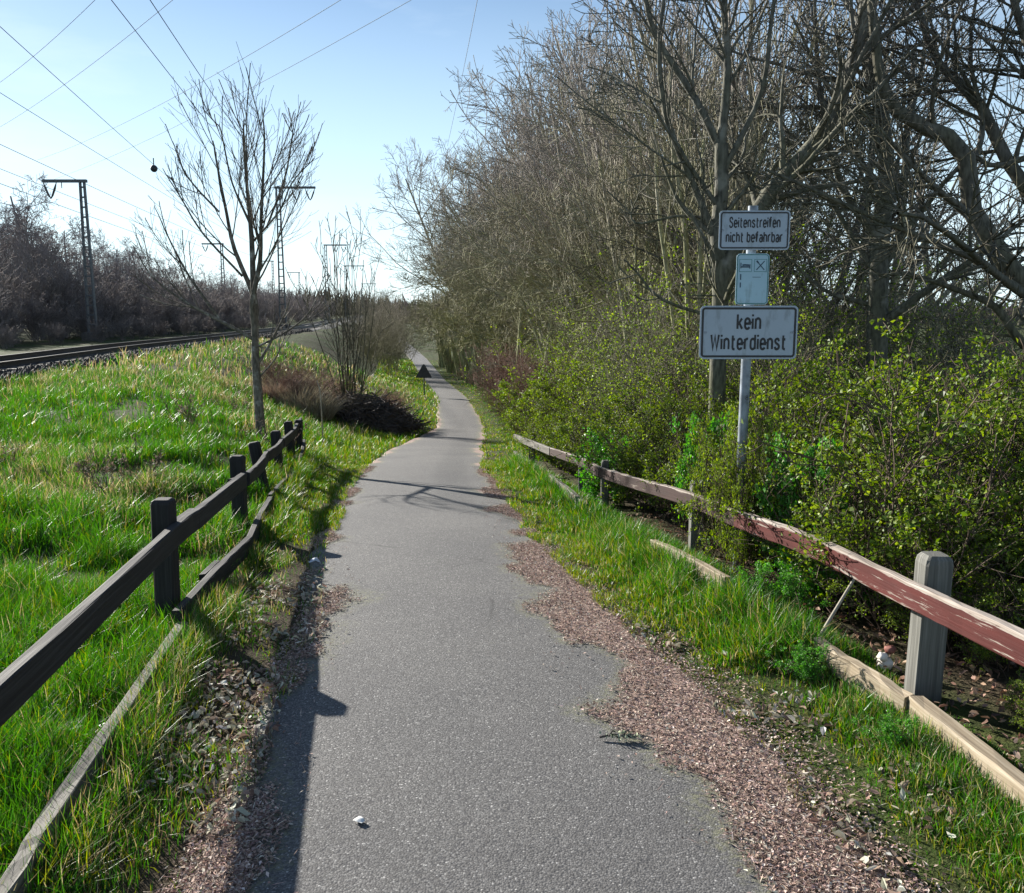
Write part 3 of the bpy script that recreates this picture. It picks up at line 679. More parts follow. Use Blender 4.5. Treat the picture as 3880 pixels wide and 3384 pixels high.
# warning triangle further down the path, seen from behind
M_DKMETAL = plain('dark_sign_back', (.045, .045, .05), .6, .3, .3)
wt = thing('warning_sign', 'dark triangular road sign on a thin pole beside the far path', 'sign', (-4.1, 41., float(terr(-4.1, 41.))))
V, F = tubes(np.array([[[0, 0, -.2], [0, 0, 2.0]]]), np.full((1, 2), .04), 8); ob('pole', mesh('pole', V, F, M_DKMETAL, True), wt); wt.scale = (.74, .74, .74)
tri = np.array([(-.45, 0), (.45, 0), (.5, .05), (.05, .85), (-.05, .85), (-.5, .05)]); n6 = 6
V = np.vstack([np.c_[tri[:, 0], np.full(6, -.06), tri[:, 1] + 1.25], np.c_[tri[:, 0], np.full(6, -.045), tri[:, 1] + 1.25]]); i = np.arange(6); j = (i + 1) % 6
ob('sign_plate', mesh('sign_plate', V, [np.stack([i, i + 6, j + 6, j], -1), np.array([(0, k, k + 1) for k in range(1, 5)] + [(6, 7 + k, 6 + k) for k in range(1, 5)])], M_DKMETAL), wt)

# ------------------------------------------------------------------ railway
M_RAIL = plain('rusty_rail_steel', (.035, .026, .022), .55, .5, .4, 20); M_SLEEPER = plain('sleeper_timber', (.10, .09, .08), .85, 0, .4, 12)
M_BALLAST = plain('ballast_stone', (.035, .032, .03), .9, 0, .6, 30)
ty = np.concatenate([np.arange(4, 90, 1.0), np.arange(90, 330, 5)])
nx_ = f_tr(ty); tdir = nrm(np.stack([np.gradient(nx_, ty), np.ones_like(ty)], -1)); tnor = np.stack([tdir[:, 1], -tdir[:, 0]], -1)   # to the right
cen = np.stack([nx_, ty], -1) - tnor * .75
prof = [(-3.6, -.62), (-2.1, .05), (-1.3, .09), (1.3, .09), (2.1, .05), (3.6, -.62)]
BV = np.concatenate([np.concatenate([cen + tnor * s, np.full((len(ty), 1), z)], 1)[:, None] for s, z in prof], 1)
BV[:, :, 2] += np.random.default_rng(3).normal(0, .015, BV.shape[:2])
bi = np.arange(BV.shape[0] * 6).reshape(-1, 6)
bq = np.stack([bi[:-1, :-1], bi[:-1, 1:], bi[1:, 1:], bi[1:, :-1]], -1).reshape(-1, 4)
o = ob('ballast_bed', mesh('ballast_bed', BV.reshape(-1, 3), bq, M_BALLAST)); o['kind'] = 'structure'
def stones():
    r = np.random.default_rng(8); n = 11000
    y = 14 + 60 * r.random(n) ** 1.7; t = r.random(n); s = 1.25 + t * 2.2
    cx = np.interp(y, ty, cen[:, 0]); z = np.interp(s, [1.3, 2.1, 3.6], [.09, .05, -.62])
    d = np.array([[1, 0, 0], [-1, 0, 0], [0, 1, 0], [0, -1, 0], [0, 0, 1], [0, 0, -1.]])
    sz = r.uniform(.025, .07, (n, 1, 1)) * (1 + y[:, None, None] / 60); V = d[None] * sz * r.uniform(.6, 1.3, (n, 6, 1)) + r.normal(0, .012, (n, 6, 3))
    V += np.stack([cx + s, y, z + .01], -1)[:, None]
    f = np.array([(0, 2, 4), (2, 1, 4), (1, 3, 4), (3, 0, 4), (2, 0, 5), (1, 2, 5), (3, 1, 5), (0, 3, 5)])
    F = (np.arange(n)[:, None, None] * 6 + f).reshape(-1, 3)
    col = np.repeat(pick(r, n, [(.03, .028, .027), (.05, .046, .042), (.018, .017, .017), (.085, .08, .075)], [4, 3, 3, 1]), 6, 0)
    return V.reshape(-1, 3), F, col
V, F, c = stones()
m_st, nt, b = mat('loose_ballast'); a = nd(nt, 'ShaderNodeAttribute', attribute_name='Col'); nt.links.new(a.outputs['Color'], b.inputs['Base Color']); b.inputs['Roughness'].default_value = .85
o = ob('ballast_stones', mesh('ballast_stones', V, F, m_st, col=c)); o['kind'] = 'stuff'; tag(o, 'dark crushed stones on the near shoulder of the railway', 'gravel')
trk = thing('railway_track', 'dark railway track with rusty rails on a stone ballast bed', 'railway track', (float(nx_[15]), float(ty[15]), 0))
rp = [(-.07, 0), (.07, 0), (.07, .012), (.012, .035), (.010, .125), (.036, .135), (.036, .172), (-.036, .172), (-.036, .135), (-.010, .125), (-.012, .035), (-.07, .012)]
t0 = np.array([nx_[15], ty[15], 0])
for off in (0.0, -1.5):
    pts = np.concatenate([np.stack([nx_, ty], -1) + tnor * off, np.full((len(ty), 1), .135)], 1) - t0
    V, F, u = sweep(pts, rp); ob('rail', mesh('rail', V, F, M_RAIL), trk)
V, F = boxes([(0, 0, 0, 2.6, .26, .16)]); me_s = mesh('sleeper', V, F, M_SLEEPER)
for y in np.arange(12, 92, .66):
    x = float(np.interp(y, ty, cen[:, 0])); d = np.array([np.interp(y, ty, tdir[:, 0]), np.interp(y, ty, tdir[:, 1])])
    s_ = ob('sleeper', me_s, trk, Vector((x, y, .062)) - Vector(t0)); s_.rotation_euler = (0, 0, math.atan2(-d[0], d[1]))

M_MAST = plain('painted_mast_steel', (.10, .105, .11), .6, .4, .3); M_INS = plain('insulator_glaze', (.05, .035, .03), .35, 0, .2)
def mast(base, top, tip, label, detail):
    bx, by, bz = base; h = top - bz; s = 1 if tip > bx else -1
    t = thing('catenary_mast', label, 'mast', base, 'overhead line masts along the railway')
    w0, w1 = .28, .13
    for sd in (-1, 1):
        V, F, u = sweep([(sd * w0, 0, -.3), (sd * w1, 0, h)], rrect(.085, .26, .01), 3, up=(0, 1, 0)); ob('upright', mesh('upright', V, F, M_MAST), t)
    zs = np.arange(.5, h - .2, .62); me_b = None
    if detail:
        for z in zs:
            if me_b is None:
                V, F = boxes([(0, 0, 0, 1, .2, .085)]); me_b = mesh('batten', V, F, M_MAST)
            b_ = ob('batten', me_b, t, (0, 0, z)); b_.scale = (2 * (w0 + (w1 - w0) * z / h), 1, 1)
    else:
        V, F = boxes([(0, 0, z, 2 * (w0 + (w1 - w0) * z / h), .2, .085) for z in zs]); ob('batten', mesh('batten', V, F, M_MAST), t)
    V, F = boxes([(0, 0, .25, 1.1, .9, .7)]); ob('footing', mesh('footing', V, F, M_SLEEPER), t)
    a = tip - bx
    V, F = boxes([(a / 2 - s * .1, 0, h + .09, abs(a) + .4, .22, .18)]); ob('arm', mesh('arm', V, F, M_MAST), t)
    for c_ in ((.5, .88) if s > 0 else (.86,)):
        P = np.array([[[a * c_ + k * .42, 0, h], [a * c_ + k * .3, 0, h - .35], [a * c_ + k * .12, 0, h - .8], [a * c_, 0, h - 1.0]] for k in (-1, 1)])
        V, F = tubes(P, np.tile([.02, .07, .06, .03], (2, 1)), 6); ob('insulator', mesh('insulator', V, F, M_INS), t)
    V, F = boxes([(a * .55, 0, h - .15, .04, .04, .4)]); ob('hanger', mesh('hanger', V, F, M_MAST), t)
for (bx, by, tp, tip, lab, det) in [(-27.4, 58, 9.75, -29.8, 'tall lattice railway mast with its arm to the left before the bare trees', True),
                                    (-20.6, 80, 12.3, -17.4, 'tall lattice railway mast with its arm to the right behind the young tree', True),
                                    (-41.3, 128, 11., -44., 'thin lattice railway mast with arm to the left, second from the left', True),
                                    (-29.0, 140, 11.7, -25.8, 'lattice railway mast with arm to the right, just left of the coppiced shrub', True),
                                    (-50.7, 190, 12., -53.5, 'small distant railway mast with arm to the left, third from the left', False),
                                    (-37.2, 200, 11.5, -33., 'distant railway mast with arm to the right behind the coppiced shrub', False),
                                    (-59.4, 250, 12.2, -62.5, 'smallest distant railway mast with arm to the left', False),
                                    (-50.2, 300, 10.6, -45.6, 'farthest railway mast, with arm to the right', False)]:
    mast((bx, by, float(terr(bx, by)) - .05), tp, tip, lab, det)

# ------------------------------------------------------------------ wires
M_WIRE = plain('wire', (.03, .032, .038), .6, .3, .2); M_HV = plain('aluminium_wire', (.33, .40, .48), .9, 0, .1)
def wire(name, a, b, ka, kb, sag, rad, m, label, cat='wire', group=None):
    a, b = np.array(a, float), np.array(b, float); p = a + (a - b) * ka; q = b + (b - a) * kb
    t = np.linspace(0, 1, 30)[:, None]; P = p + (q - p) * t
    ta = ka / (1 + ka + kb); tb = (1 + ka) / (1 + ka + kb); tm = (ta + tb) / 2
    P[:, 2] += sag * ((t[:, 0] - tm) ** 2 - ((tb - ta) / 2) ** 2) * 4
    org = P[15].copy()
    V, F = tubes((P - org)[None], np.full((1, 30), rad), 5); o_ = ob(name, mesh(name, V, F, m), None, org)
    tag(o_, label, cat, group); return o_
g_ = 'wires over the railway'
wire('overhead_wire', (-10.22, 23.9, 9.5), (-12.36, 36.06, 9.5), 2.2, 3.4, .2, .012, M_WIRE, 'left one of two thick dark wires sloping down into the young tree', group=g_)
wire('overhead_wire', (-9.24, 23.94, 9.5), (-11.29, 35.7, 9.5), 2.2, 3.5, .2, .012, M_WIRE, 'right one of two thick dark wires sloping down into the young tree', group=g_)
wire('overhead_wire', (-17.02, 31.03, 11), (-23.04, 58.5, 11), .6, 2.4, .3, .013, M_WIRE, 'dark wire from the upper left edge carrying the marker ball', group=g_)
wire('overhead_wire', (-21., 37.9, 10.5), (-26., 66.1, 10.5), .4, 2.2, .3, .013, M_WIRE, 'second highest wire from the left picture edge towards the masts', group=g_)
wire('overhead_wire', (-24.4, 43.7, 9.5), (-29.5, 74.3, 9.5), .4, 2.2, .3, .015, M_WIRE, 'wire from the left edge passing just over the left mast', group=g_)
wire('overhead_wire', (-23.1, 41.1, 8), (-27., 64.3, 8), .4, 2.4, .2, .012, M_WIRE, 'upper one of the two lowest railway wires at the left edge', group=g_)
wire('overhead_wire', (-19.7, 35., 6.5), (-23.8, 57.6, 6.5), .4, 2.4, .2, .012, M_WIRE, 'lowest railway wire at the left edge', group=g_)
g_ = 'high power lines crossing the sky'
wire('power_line', (-55.1, 99.6, 26), (-33.06, 74.3, 26), .6, 1.5, 2.5, .024, M_HV, 'power line crossing the top left corner of the sky', group=g_)
wire('power_line', (-68.6, 123, 26), (-26.9, 74.3, 26), .4, .9, 2.5, .024, M_HV, 'second power line from the top left corner', group=g_)
wire('power_line', (-59.1, 129.8, 26), (-13.6, 74.3, 26), .5, .8, 2.5, .026, M_HV, 'power line crossing above the young tree, the higher of two', group=g_)
wire('power_line', (-78.1, 162, 26), (-12.2, 80, 26), .2, .7, 2.5, .026, M_HV, 'power line crossing the young tree, the lower of two', group=g_)
wire('power_line', (-1.62, 43.8, 16), (-3.24, 58.7, 16), 1.2, 1.6, .3, .013, M_WIRE, 'steep thin wire in front of the tall bare trees at the top', group=g_)
mb = thing('marker_ball', 'round dark marker ball hanging on a wire left of the young tree', 'marker ball', (-21.1, 53.75, 9.95))
a_ = np.linspace(0, math.pi, 7); V, F = tubes(np.array([[[0, 0, -.21 * math.cos(t)] for t in a_]]), np.maximum(.21 * np.sin(a_), .02)[None], 10)
ob('ball', mesh('ball', V, F, M_WIRE, True), mb); V, F = tubes(np.array([[[0, 0, .2], [0, 0, .6]]]), np.full((1, 2), .03), 6); ob('hanger', mesh('hanger', V, F, M_WIRE), mb)

# ------------------------------------------------------------------ trees and shrubs
def grow(r, P, Rd, n, tr, ang, fr, K, trop, wig, rr, rmin, drop=.55, wt=None):
    N, Kp, _ = P.shape
    pl = np.linalg.norm(np.diff(P, axis=1), axis=2).sum(1); pr = pl if wt is None else pl * wt
    pi_ = r.choice(N, n, p=pr / pr.sum()); t = r.uniform(tr[0], tr[1], n)
    fi = t * (Kp - 1); i0 = np.minimum(fi.astype(int), Kp - 2); f = (fi - i0)[:, None]
    pos = P[pi_, i0] * (1 - f) + P[pi_, i0 + 1] * f; D = nrm(P[pi_, i0 + 1] - P[pi_, i0])
    rad = Rd[pi_, i0] * (1 - f[:, 0]) + Rd[pi_, i0 + 1] * f[:, 0]
    pp = nrm(np.cross(D, r.normal(0, 1, (n, 3)))); th = np.radians(ang) * r.uniform(.55, 1.35, n)[:, None]
    d = nrm(D * np.cos(th) + pp * np.sin(th)); Ln = pl[pi_] * r.uniform(fr[0], fr[1], n) * (1.1 - drop * t)
    r0 = np.maximum(rad * rr * r.uniform(.7, 1, n), rmin); pts = [pos]
    for k in range(K - 1):
        d = nrm(d + r.normal(0, wig, (n, 3)) + np.array([0, 0, trop])); pts.append(pts[-1] + d * (Ln / (K - 1))[:, None])
    tp = np.linspace(1, .3, K)[None]
    return np.stack(pts, 1), np.maximum(r0[:, None] * tp, rmin)
def stems(r, n, h, lean, rad, K=10, base=.1, wig=.06, trop=.03):
    a = r.uniform(0, 2 * math.pi, n); l = np.abs(r.normal(0, lean, n))
    d = nrm(np.stack([np.cos(a) * l, np.sin(a) * l, np.ones(n)], -1)); p = np.stack([np.cos(a) * base * r.random(n), np.sin(a) * base * r.random(n), np.full(n, -.15)], -1)
    Ln = h * r.uniform(.7, 1.05, n); pts = [p]
    for k in range(K - 1):
        d = nrm(d + r.normal(0, wig, (n, 3)) + np.array([0, 0, trop])); pts.append(pts[-1] + d * (Ln / (K - 1))[:, None])
    return np.stack(pts, 1), rad * r.uniform(.6, 1, n)[:, None] * np.linspace(1, .3, K)[None]
def leaves(r, P, n, size, cols, w, jit=.03, upb=.5, clump=1.3):
    N, K, _ = P.shape; pw = r.random(N) ** (1 + 3 * clump); pi_ = r.choice(N, n, p=pw / pw.sum()); t = r.uniform(.15, 1, n) * (K - 1.001); i0 = t.astype(int); f = (t - i0)[:, None]
    c = P[pi_, i0] * (1 - f) + P[pi_, i0 + 1] * f + r.normal(0, jit, (n, 3))
    nr_ = nrm(r.normal(0, 1, (n, 3)) + np.array([0, 0, upb])); d = nrm(np.cross(nr_, r.normal(0, 1, (n, 3)))); s = np.cross(nr_, d)
    L_ = size * r.uniform(.6, 1.35, n)[:, None]; W_ = L_ * .36
    V = np.stack([c - d * L_ * .5, c + s * W_ + nr_ * W_ * .35, c + d * L_ * .5, c - s * W_ + nr_ * W_ * .35], 1)
    tone = r.uniform(.75, 1.2, N)[pi_][:, None]
    return V.reshape(-1, 3), np.arange(n * 4).reshape(n, 4), np.repeat(np.clip(pick(r, n, cols, w, .2) * tone, 0, 1), 4, 0)
def tm(name, levels, m):
    """levels: list of (P, R, sides)"""
    V, F = join([tubes(P, R_, S) for P, R_, S in levels]); return mesh(name, V, F, m, True)

B_ROW = bark('bark_mossy_row', (.27, .275, .13), (.30, .265, .24), 1., 7.5)
B_NEAR = bark('bark_grey_near', (.10, .10, .062), (.125, .12, .105), 0., 6., pale=(.21, .205, .175))
B_DARK = bark('bark_dark', (.095, .093, .055), (.115, .105, .09), 0., 6.)
B_SAP = bark('bark_sapling', (.16, .14, .11), (.10, .085, .07), 1., 4.5, pale=(.38, .36, .32))
B_BG = bark('bark_far', (.19, .165, .15), (.26, .225, .225), 0., 8.)
B_BROWN = bark('twig_brown', (.10, .075, .055), (.15, .11, .09), 0., 3.)
LEAF_Y = foliage('hawthorn_leaf', .38, .5, .3); LEAF_G = foliage('fresh_leaf', .35, .45, .35)
YG = [(.15, .21, .026), (.10, .16, .02), (.21, .27, .038), (.055, .09, .016)]; BG_ = [(.085, .26, .035), (.14, .33, .045), (.055, .16, .03)]

def bare_tree(seed, h, r0, cnt, angs, wig, trop, bk, lean=.08, rmin=.0055, t0=.18):
    r = np.random.default_rng(seed)
    P0, R0 = stems(r, cnt[0], h * .82, lean, r0, 12, .25, .05, .02)
    P1, R1 = grow(r, P0, R0, cnt[1], (t0, .97), angs[0], (.38, .62), 9, trop, wig, .62, .012)
    P2, R2 = grow(r, P1, R1, cnt[2], (.15, .98), angs[1], (.35, .6), 7, trop, wig, .6, .008)
    P3, R3 = grow(r, P2, R2, cnt[3], (.15, 1), angs[2], (.35, .65), 5, trop * .8, wig * 1.2, .6, rmin)
    P4, R4 = grow(r, P3, R3, cnt[4], (.15, 1), angs[2], (.4, .75), 4, trop * .6, wig * 1.3, .7, rmin)
    return tm('trunk', [(P0, R0, 8), (P1, R1, 5)], bk), tm('crown', [(P2, R2, 4), (P3, R3, 3), (P4, R4, 3)], bk)
def put(name, meshes, names, loc, rz, sc, label, cat, group, tilt=(0, 0)):
    t = thing(name, label, cat, loc, group); t.rotation_euler = (tilt[0], tilt[1], rz); t.scale = sc if hasattr(sc, '__len__') else (sc, sc, sc)
    for me, n in zip(meshes, names): ob(n, me, t)
    return t
ROW = [bare_tree(101, 10.5, .13, (2, 20, 170, 900, 2700), (40, 42, 45), .09, .05, B_ROW),
       bare_tree(102, 11., .14, (1, 18, 160, 900, 2700), (48, 45, 45), .10, .04, B_ROW),
       bare_tree(103, 9.5, .11, (3, 24, 180, 900, 2700), (38, 42, 48), .10, .05, B_ROW)]
ROWN = [bare_tree(104, 10., .17, (2, 18, 120, 520, 1300), (45, 45, 48), .10, .03, B_ROW, .12), bare_tree(105, 10.5, .18, (1, 16, 120, 520, 1300), (52, 48, 48), .11, .02, B_DARK, .1)]
r = np.random.default_rng(500)
TC = ('trunk', 'crown')
ROWU = bare_tree(106, 9.5, .075, (6, 30, 170, 520, 900), (26, 32, 38), .07, .05, B_ROW, .16)
row = [(.9, 26, 1.12), (.5, 32, 1.25), (-.1, 40, 1.35), (-1., 47, 1.45), (-2.0, 55, 1.5), (2.2, 21, 1.0), (2.7, 27.5, 1.1), (1.5, 31, 1.1), (3.2, 22.5, 1.05), (3.4, 12.5, .78), (2.6, 15.5, .82), (4.8, 14.5, .9), (2.5, 19, .88), (4.2, 19.5, 1.0), (6.6, 17, .95), (1.9, 23, .98), (3.4, 25.5, 1.08), (1.6, 28.5, 1.05), (3.2, 31, 1.15), (.9, 33, 1.05),
       (2.6, 36, 1.2), (.3, 38.5, 1.12), (2.0, 42, 1.25), (-.3, 44.5, 1.2), (1.4, 48, 1.3), (-.9, 50.5, 1.25), (.6, 55, 1.35), (-1.8, 57, 1.25), (-.4, 62, 1.35), (-2.6, 65, 1.3), (-3.4, 73, 1.3), (-1.2, 70, 1.4), (9.8, 21, 1.)]
for k, (x, y, s) in enumerate(row):
    far = y > 32
    put('bare_tree', ROWN[k % 2] if y < 18 or x > 5.5 else ROW[k % 3], TC, (x, y, float(terr(x, y))), r.uniform(0, 6.28), (s, s, s * r.uniform(.93, 1.07)),
        'tall bare tree in the dense row leaning over the far path on the right' if far else 'tall bare mossy tree in the dense row behind the hedge on the right', 'tree',
        'bare trees leaning over the far path' if far else 'bare trees in the row behind the hedge', (r.normal(0, .03), r.uniform(-.12, -.04) - (.06 if y > 40 else 0)))

for (x, y, s) in [(2.6, 11.3, .85), (3.7, 13.2, .95), (1.9, 13.6, .85), (4.6, 16.4, 1.), (3.0, 17.6, 1.05), (2.2, 16.2, .95)]:
    put('pole_tree', ROWU, TC, (x, y, float(terr(x, y))), r.uniform(0, 6.28), s, 'dark upright multi-stemmed bare tree close behind the hedge', 'tree', 'upright bare trees behind the hedge', (r.normal(0, .03), r.normal(-.02, .04)))

def limb_tree(name, base, limbs, label, seed, cnt, bk, ang=(40, 42, 45), rmin=.004, trop=.03, dy=.5, wig=.09, kink=.03, fr1=(.22, .5), fr2=(.3, .6)):
    """limbs: (list of points, r_start, r_end); the first is the trunk"""
    r = np.random.default_rng(seed); base = np.array(base, float); PP, RR = [], []
    for k, (pts, ra, rb) in enumerate(limbs):
        p = np.array(pts, float) - base
        if k: p[:, 1] += np.linspace(0, r.normal(0, dy), len(p))
        q = crom(p, 16); q[1:] += np.cumsum(r.normal(0, kink * .25, (15, 3)), 0) * np.linspace(.2, 1, 15)[:, None]
        PP.append(q); RR.append(np.linspace(ra, rb, 16))
    P0, R0 = np.array(PP), np.array(RR); wt = np.ones(len(PP)); wt[0] = .25
    P1, R1 = grow(r, P0, R0, cnt[0], (.2, .95), ang[0], fr1, 8, trop, wig, .5, .007, wt=wt)
    P2, R2 = grow(r, P1, R1, cnt[1], (.15, 1), ang[1], fr2, 6, trop, wig * 1.1, .6, rmin)
    P3, R3 = grow(r, P2, R2, cnt[2], (.15, 1), ang[2], (.3, .65), 4, trop, wig * 1.2, .7, rmin)
    t = thing(name, label, 'tree', base)
    ob('trunk', tm('trunk', [(P0, R0, 9)], bk), t); ob('crown', tm('crown', [(P1, R1, 5), (P2, R2, 3), (P3, R3, 3)], bk), t)
    return t
Y = 14.5
yt = limb_tree('young_tree', (-4.16, Y, -.32), [([(-4.16, Y, -.5), (-4.18, Y, .3), (-4.2, Y, 1.04), (-4.19, Y, 1.52), (-4.18, Y, 2.0)], .088, .045),
    ([(-4.19, Y, 1.6), (-4.2, Y, 2.1), (-4.53, Y, 2.94), (-4.68, Y, 3.56), (-4.85, Y, 4.44), (-4.93, Y, 4.8)], .052, .007), ([(-4.19, Y, 1.5), (-4.18, Y, 2.14), (-4.16, Y, 3.08), (-4.18, Y, 3.76), (-4.2, Y, 4.57), (-4.18, Y, 5.0)], .062, .006),
    ([(-4.19, Y, 1.6), (-4.17, Y, 2.1), (-3.99, Y, 2.74), (-3.91, Y, 3.49), (-3.78, Y, 4.57), (-3.76, Y, 5.1)], .054, .006), ([(-4.15, Y, 3.08), (-3.69, Y, 3.56), (-3.47, Y, 3.97), (-3.07, Y, 4.37)], .02, .006),
    ([(-4.2, Y, 1.44), (-4.74, Y, 1.76), (-5.26, Y, 2.07), (-5.77, Y, 2.49), (-6.06, Y, 3.01)], .036, .006), ([(-4.74, Y, 1.76), (-5.16, Y, 2.45), (-5.42, Y, 3.01), (-5.63, Y, 3.59)], .026, .006),
    ([(-4.2, Y, 1.3), (-3.7, Y, 1.57), (-3.3, Y, 1.93), (-3.03, Y, 2.56)], .02, .006), ([(-4.19, Y, .75), (-3.86, Y, 1.18), (-3.66, Y, 1.75)], .016, .006), ([(-4.68, Y, 3.56), (-5.18, Y, 4.14), (-5.39, Y, 4.69)], .018, .006),
    ([(-4.35, Y, 2.5), (-4.9, Y, 3.2), (-5.15, Y, 3.75), (-5.35, Y, 4.2)], .02, .006), ([(-4.17, Y, 3.3), (-4.4, Y, 4.0), (-4.5, Y, 4.8), (-4.52, Y, 4.9)], .018, .006), ([(-3.93, Y, 3.3), (-3.6, Y, 4.1), (-3.45, Y, 4.7), (-3.42, Y, 4.8)], .018, .006)],
    'slender young leafless tree standing in the meadow beyond the dark fence', 201, (75, 420, 420), B_SAP, (28, 32, 34), .0032, .09, .35, .04, .015, (.32, .6), (.42, .8))
yt.location = (-3.74, 13.0, float(terr(-3.74, 13.0)) - .03); yt.scale = (.9, .9, .86)
Y = 8.5; GA = float(terr(2.0, 8.5))
limb_tree('forked_tree', (2.0, Y, GA), [([(2.0, Y, GA - .2), (1.98, Y, 1.1), (1.97, Y, 1.76), (1.92, Y, 2.32), (1.95, Y, 2.77), (1.94, Y, 3.13)], .085, .062),
    ([(1.94, Y, 3.13), (1.71, Y, 3.57), (1.38, Y, 4.05), (1.23, Y, 4.44), (1.13, Y, 5.06), (.95, Y, 6.2)], .04, .012), ([(1.94, Y, 3.13), (1.98, Y, 3.79), (1.93, Y, 4.44), (1.92, Y, 5.27), (2., Y, 6.6)], .046, .012),
    ([(1.93, Y, 2.32), (1.69, Y, 2.77), (1.39, Y, 3.36), (1.29, Y, 3.92), (1.3, Y, 4.44), (1.4, Y, 5.6)], .036, .012), ([(1.96, Y, 1.9), (2.13, Y, 2.27), (2.39, Y, 2.73), (2.83, Y, 3.27), (3.03, Y, 3.79), (3.15, Y, 4.44), (3.3, Y, 5.8)], .088, .05),
    ([(3.07, Y, 3.88), (3.34, Y, 4.1), (3.58, Y, 4.37), (3.95, Y, 4.9)], .04, .012), ([(3.34, Y, 4.1), (3.61, Y, 4.26), (4.21, Y, 4.26), (4.66, Y, 3.92)], .02, .008),
    ([(1.97, Y, 1.58), (1.44, Y, 1.74), (1.22, Y, 1.9), (1.11, Y, 2.04)], .018, .008), ([(1.92, Y, 2.5), (1.6, Y, 2.55), (1.23, Y, 2.5), (1.18, Y, 2.64), (1.27, Y, 2.71)], .016, .006), ([(1.95, Y, 2.9), (2.25, Y, 3.6), (2.3, Y, 4.4), (2.5, Y, 5.6)], .03, .01)],
    'grey forked tree behind the signs with a thick limb slanting up to the right', 202, (90, 420, 1500), B_NEAR, (45, 45, 45), .004, .02, .4, .10, .03)
Y = 9.8; GC = float(terr(4.05, 9.8))
limb_tree('bare_tree', (4.05, Y, GC), [([(4.06, Y, GC - .2), (4.05, Y, .74), (4.01, Y, 1.78), (4.0, Y, 2.58), (4.0, Y, 3.21), (3.88, Y, 3.87), (3.71, Y, 4.37), (3.55, Y, 6.)], .13, .05),
    ([(4.0, Y, 2.42), (3.62, Y, 2.84), (3.38, Y, 3.36), (3.23, Y, 4.12), (3.1, Y, 5.4)], .05, .012), ([(4.0, Y, 2.69), (4.3, Y, 3.1), (4.37, Y, 3.62), (4.58, Y, 4.37), (4.7, Y, 5.5)], .05, .012), ([(3.98, Y, 3.21), (3.79, Y, 3.56), (3.3, Y, 3.87), (2.8, Y, 4.6)], .035, .01), ([(4.0, Y, 1.7), (3.5, Y, 1.9), (3.1, Y, 2.3), (2.7, Y, 2.4)], .03, .008)],
    'bare tree with an upright mottled trunk right of the signs', 203, (70, 420, 1700), B_NEAR, (48, 45, 45), .004, .02, .5)
Y = 8.0; GD = float(terr(5.05, 8.0))
limb_tree('bare_tree', (5.05, Y, GD), [([(5.08, Y, GD - .2), (5.05, Y, .6), (4.99, Y, 1.04), (4.86, Y, 1.54), (4.58, Y, 1.88), (4.08, Y, 2.44), (3.94, Y, 3.04), (3.67, Y, 3.2), (3.34, Y, 3.37), (3.21, Y, 3.56), (3.13, Y, 3.92), (3., Y, 5.)], .13, .03),
    ([(4.86, Y, 1.54), (4.82, Y, 2.41), (4.48, Y, 2.97), (4.22, Y, 3.56), (4.01, Y, 3.83), (3.79, Y, 4.27), (3.6, Y, 5.4)], .075, .02), ([(4.92, Y, 1.31), (4.6, Y, 1.35), (4.3, Y, 1.69), (3.97, Y, 1.82), (3.43, Y, 2.0), (3.13, Y, 1.93)], .05, .01),
    ([(4.81, Y, 2.41), (4.68, Y, 3.46), (4.39, Y, 4.27), (4.2, Y, 5.4)], .06, .015), ([(4.08, Y, 2.44), (3.74, Y, 2.71), (3.52, Y, 2.75), (3.2, Y, 3.0)], .03, .008), ([(4.48, Y, 2.97), (4.2, Y, 2.92), (3.8, Y, 3.09), (3.5, Y, 3.0)], .028, .008), ([(4.0, Y, 2.7), (4.2, Y, 3.3), (4.15, Y, 4.), (4.4, Y, 5.)], .03, .01)],
    'dark crooked bare tree at the right edge with limbs reaching left', 204, (80, 420, 1500), B_DARK, (50, 45, 45), .004, .02, .5, .11, .05)

# understorey: multi-stemmed thicket, leafy hedge shrubs
def thicket(seed, h, n0, cnt, bk, lf=None, rmin=.0035, lean=.28, rad=.016):
    r = np.random.default_rng(seed)
    P0, R0 = stems(r, n0, h, lean, rad, 9, .35, .09, .02)
    P1, R1 = grow(r, P0, R0, cnt[0], (.15, 1), 42, (.3, .55), 6, .03, .12, .6, rmin * 1.3)
    P2, R2 = grow(r, P1, R1, cnt[1], (.1, 1), 48, (.3, .65), 4, .02, .15, .7, rmin)
    out = [tm('stems', [(P0, R0, 5), (P1, R1, 3), (P2, R2, 3)], bk)]
    if lf:
        V, q, c = leaves(r, P2, lf[0], lf[1], lf[2], lf[3], lf[4]); out.append(mesh('foliage', V, q, lf[5], col=c))
    return out
B_TH = bark('bark_lichen_twigs', (.20, .195, .11), (.21, .185, .155), .5, 5.)
YG2 = [tuple(min(1, c_ * 1.35) for c_ in q_) for q_ in YG]
TH = [thicket(301, 4.2, 11, (200, 1700), B_TH, lf=(6500, .042, YG2, (3, 3, 3, 1), .05, LEAF_Y), rmin=.0042, rad=.022), thicket(302, 3.8, 12, (200, 1700), B_TH, lf=(4200, .042, YG2, (3, 3, 3, 1), .05, LEAF_Y), rmin=.0042, rad=.022)]
HD = [thicket(311 + k, 1.25, 16, (150, 950), B_BROWN, lf=(10000, .024, YG, (4, 4, 3, 2), .022, LEAF_Y), rmin=.0022, lean=.42, rad=.008) for k in range(3)]
EL = [thicket(321 + k, .95, 12, (80, 420), B_BROWN, lf=(6000, .036, BG_, (3, 2, 2), .03, LEAF_G), rmin=.0022, lean=.4, rad=.007) for k in range(1)]
SF = ('stems', 'foliage')
r = np.random.default_rng(600)
hp = []
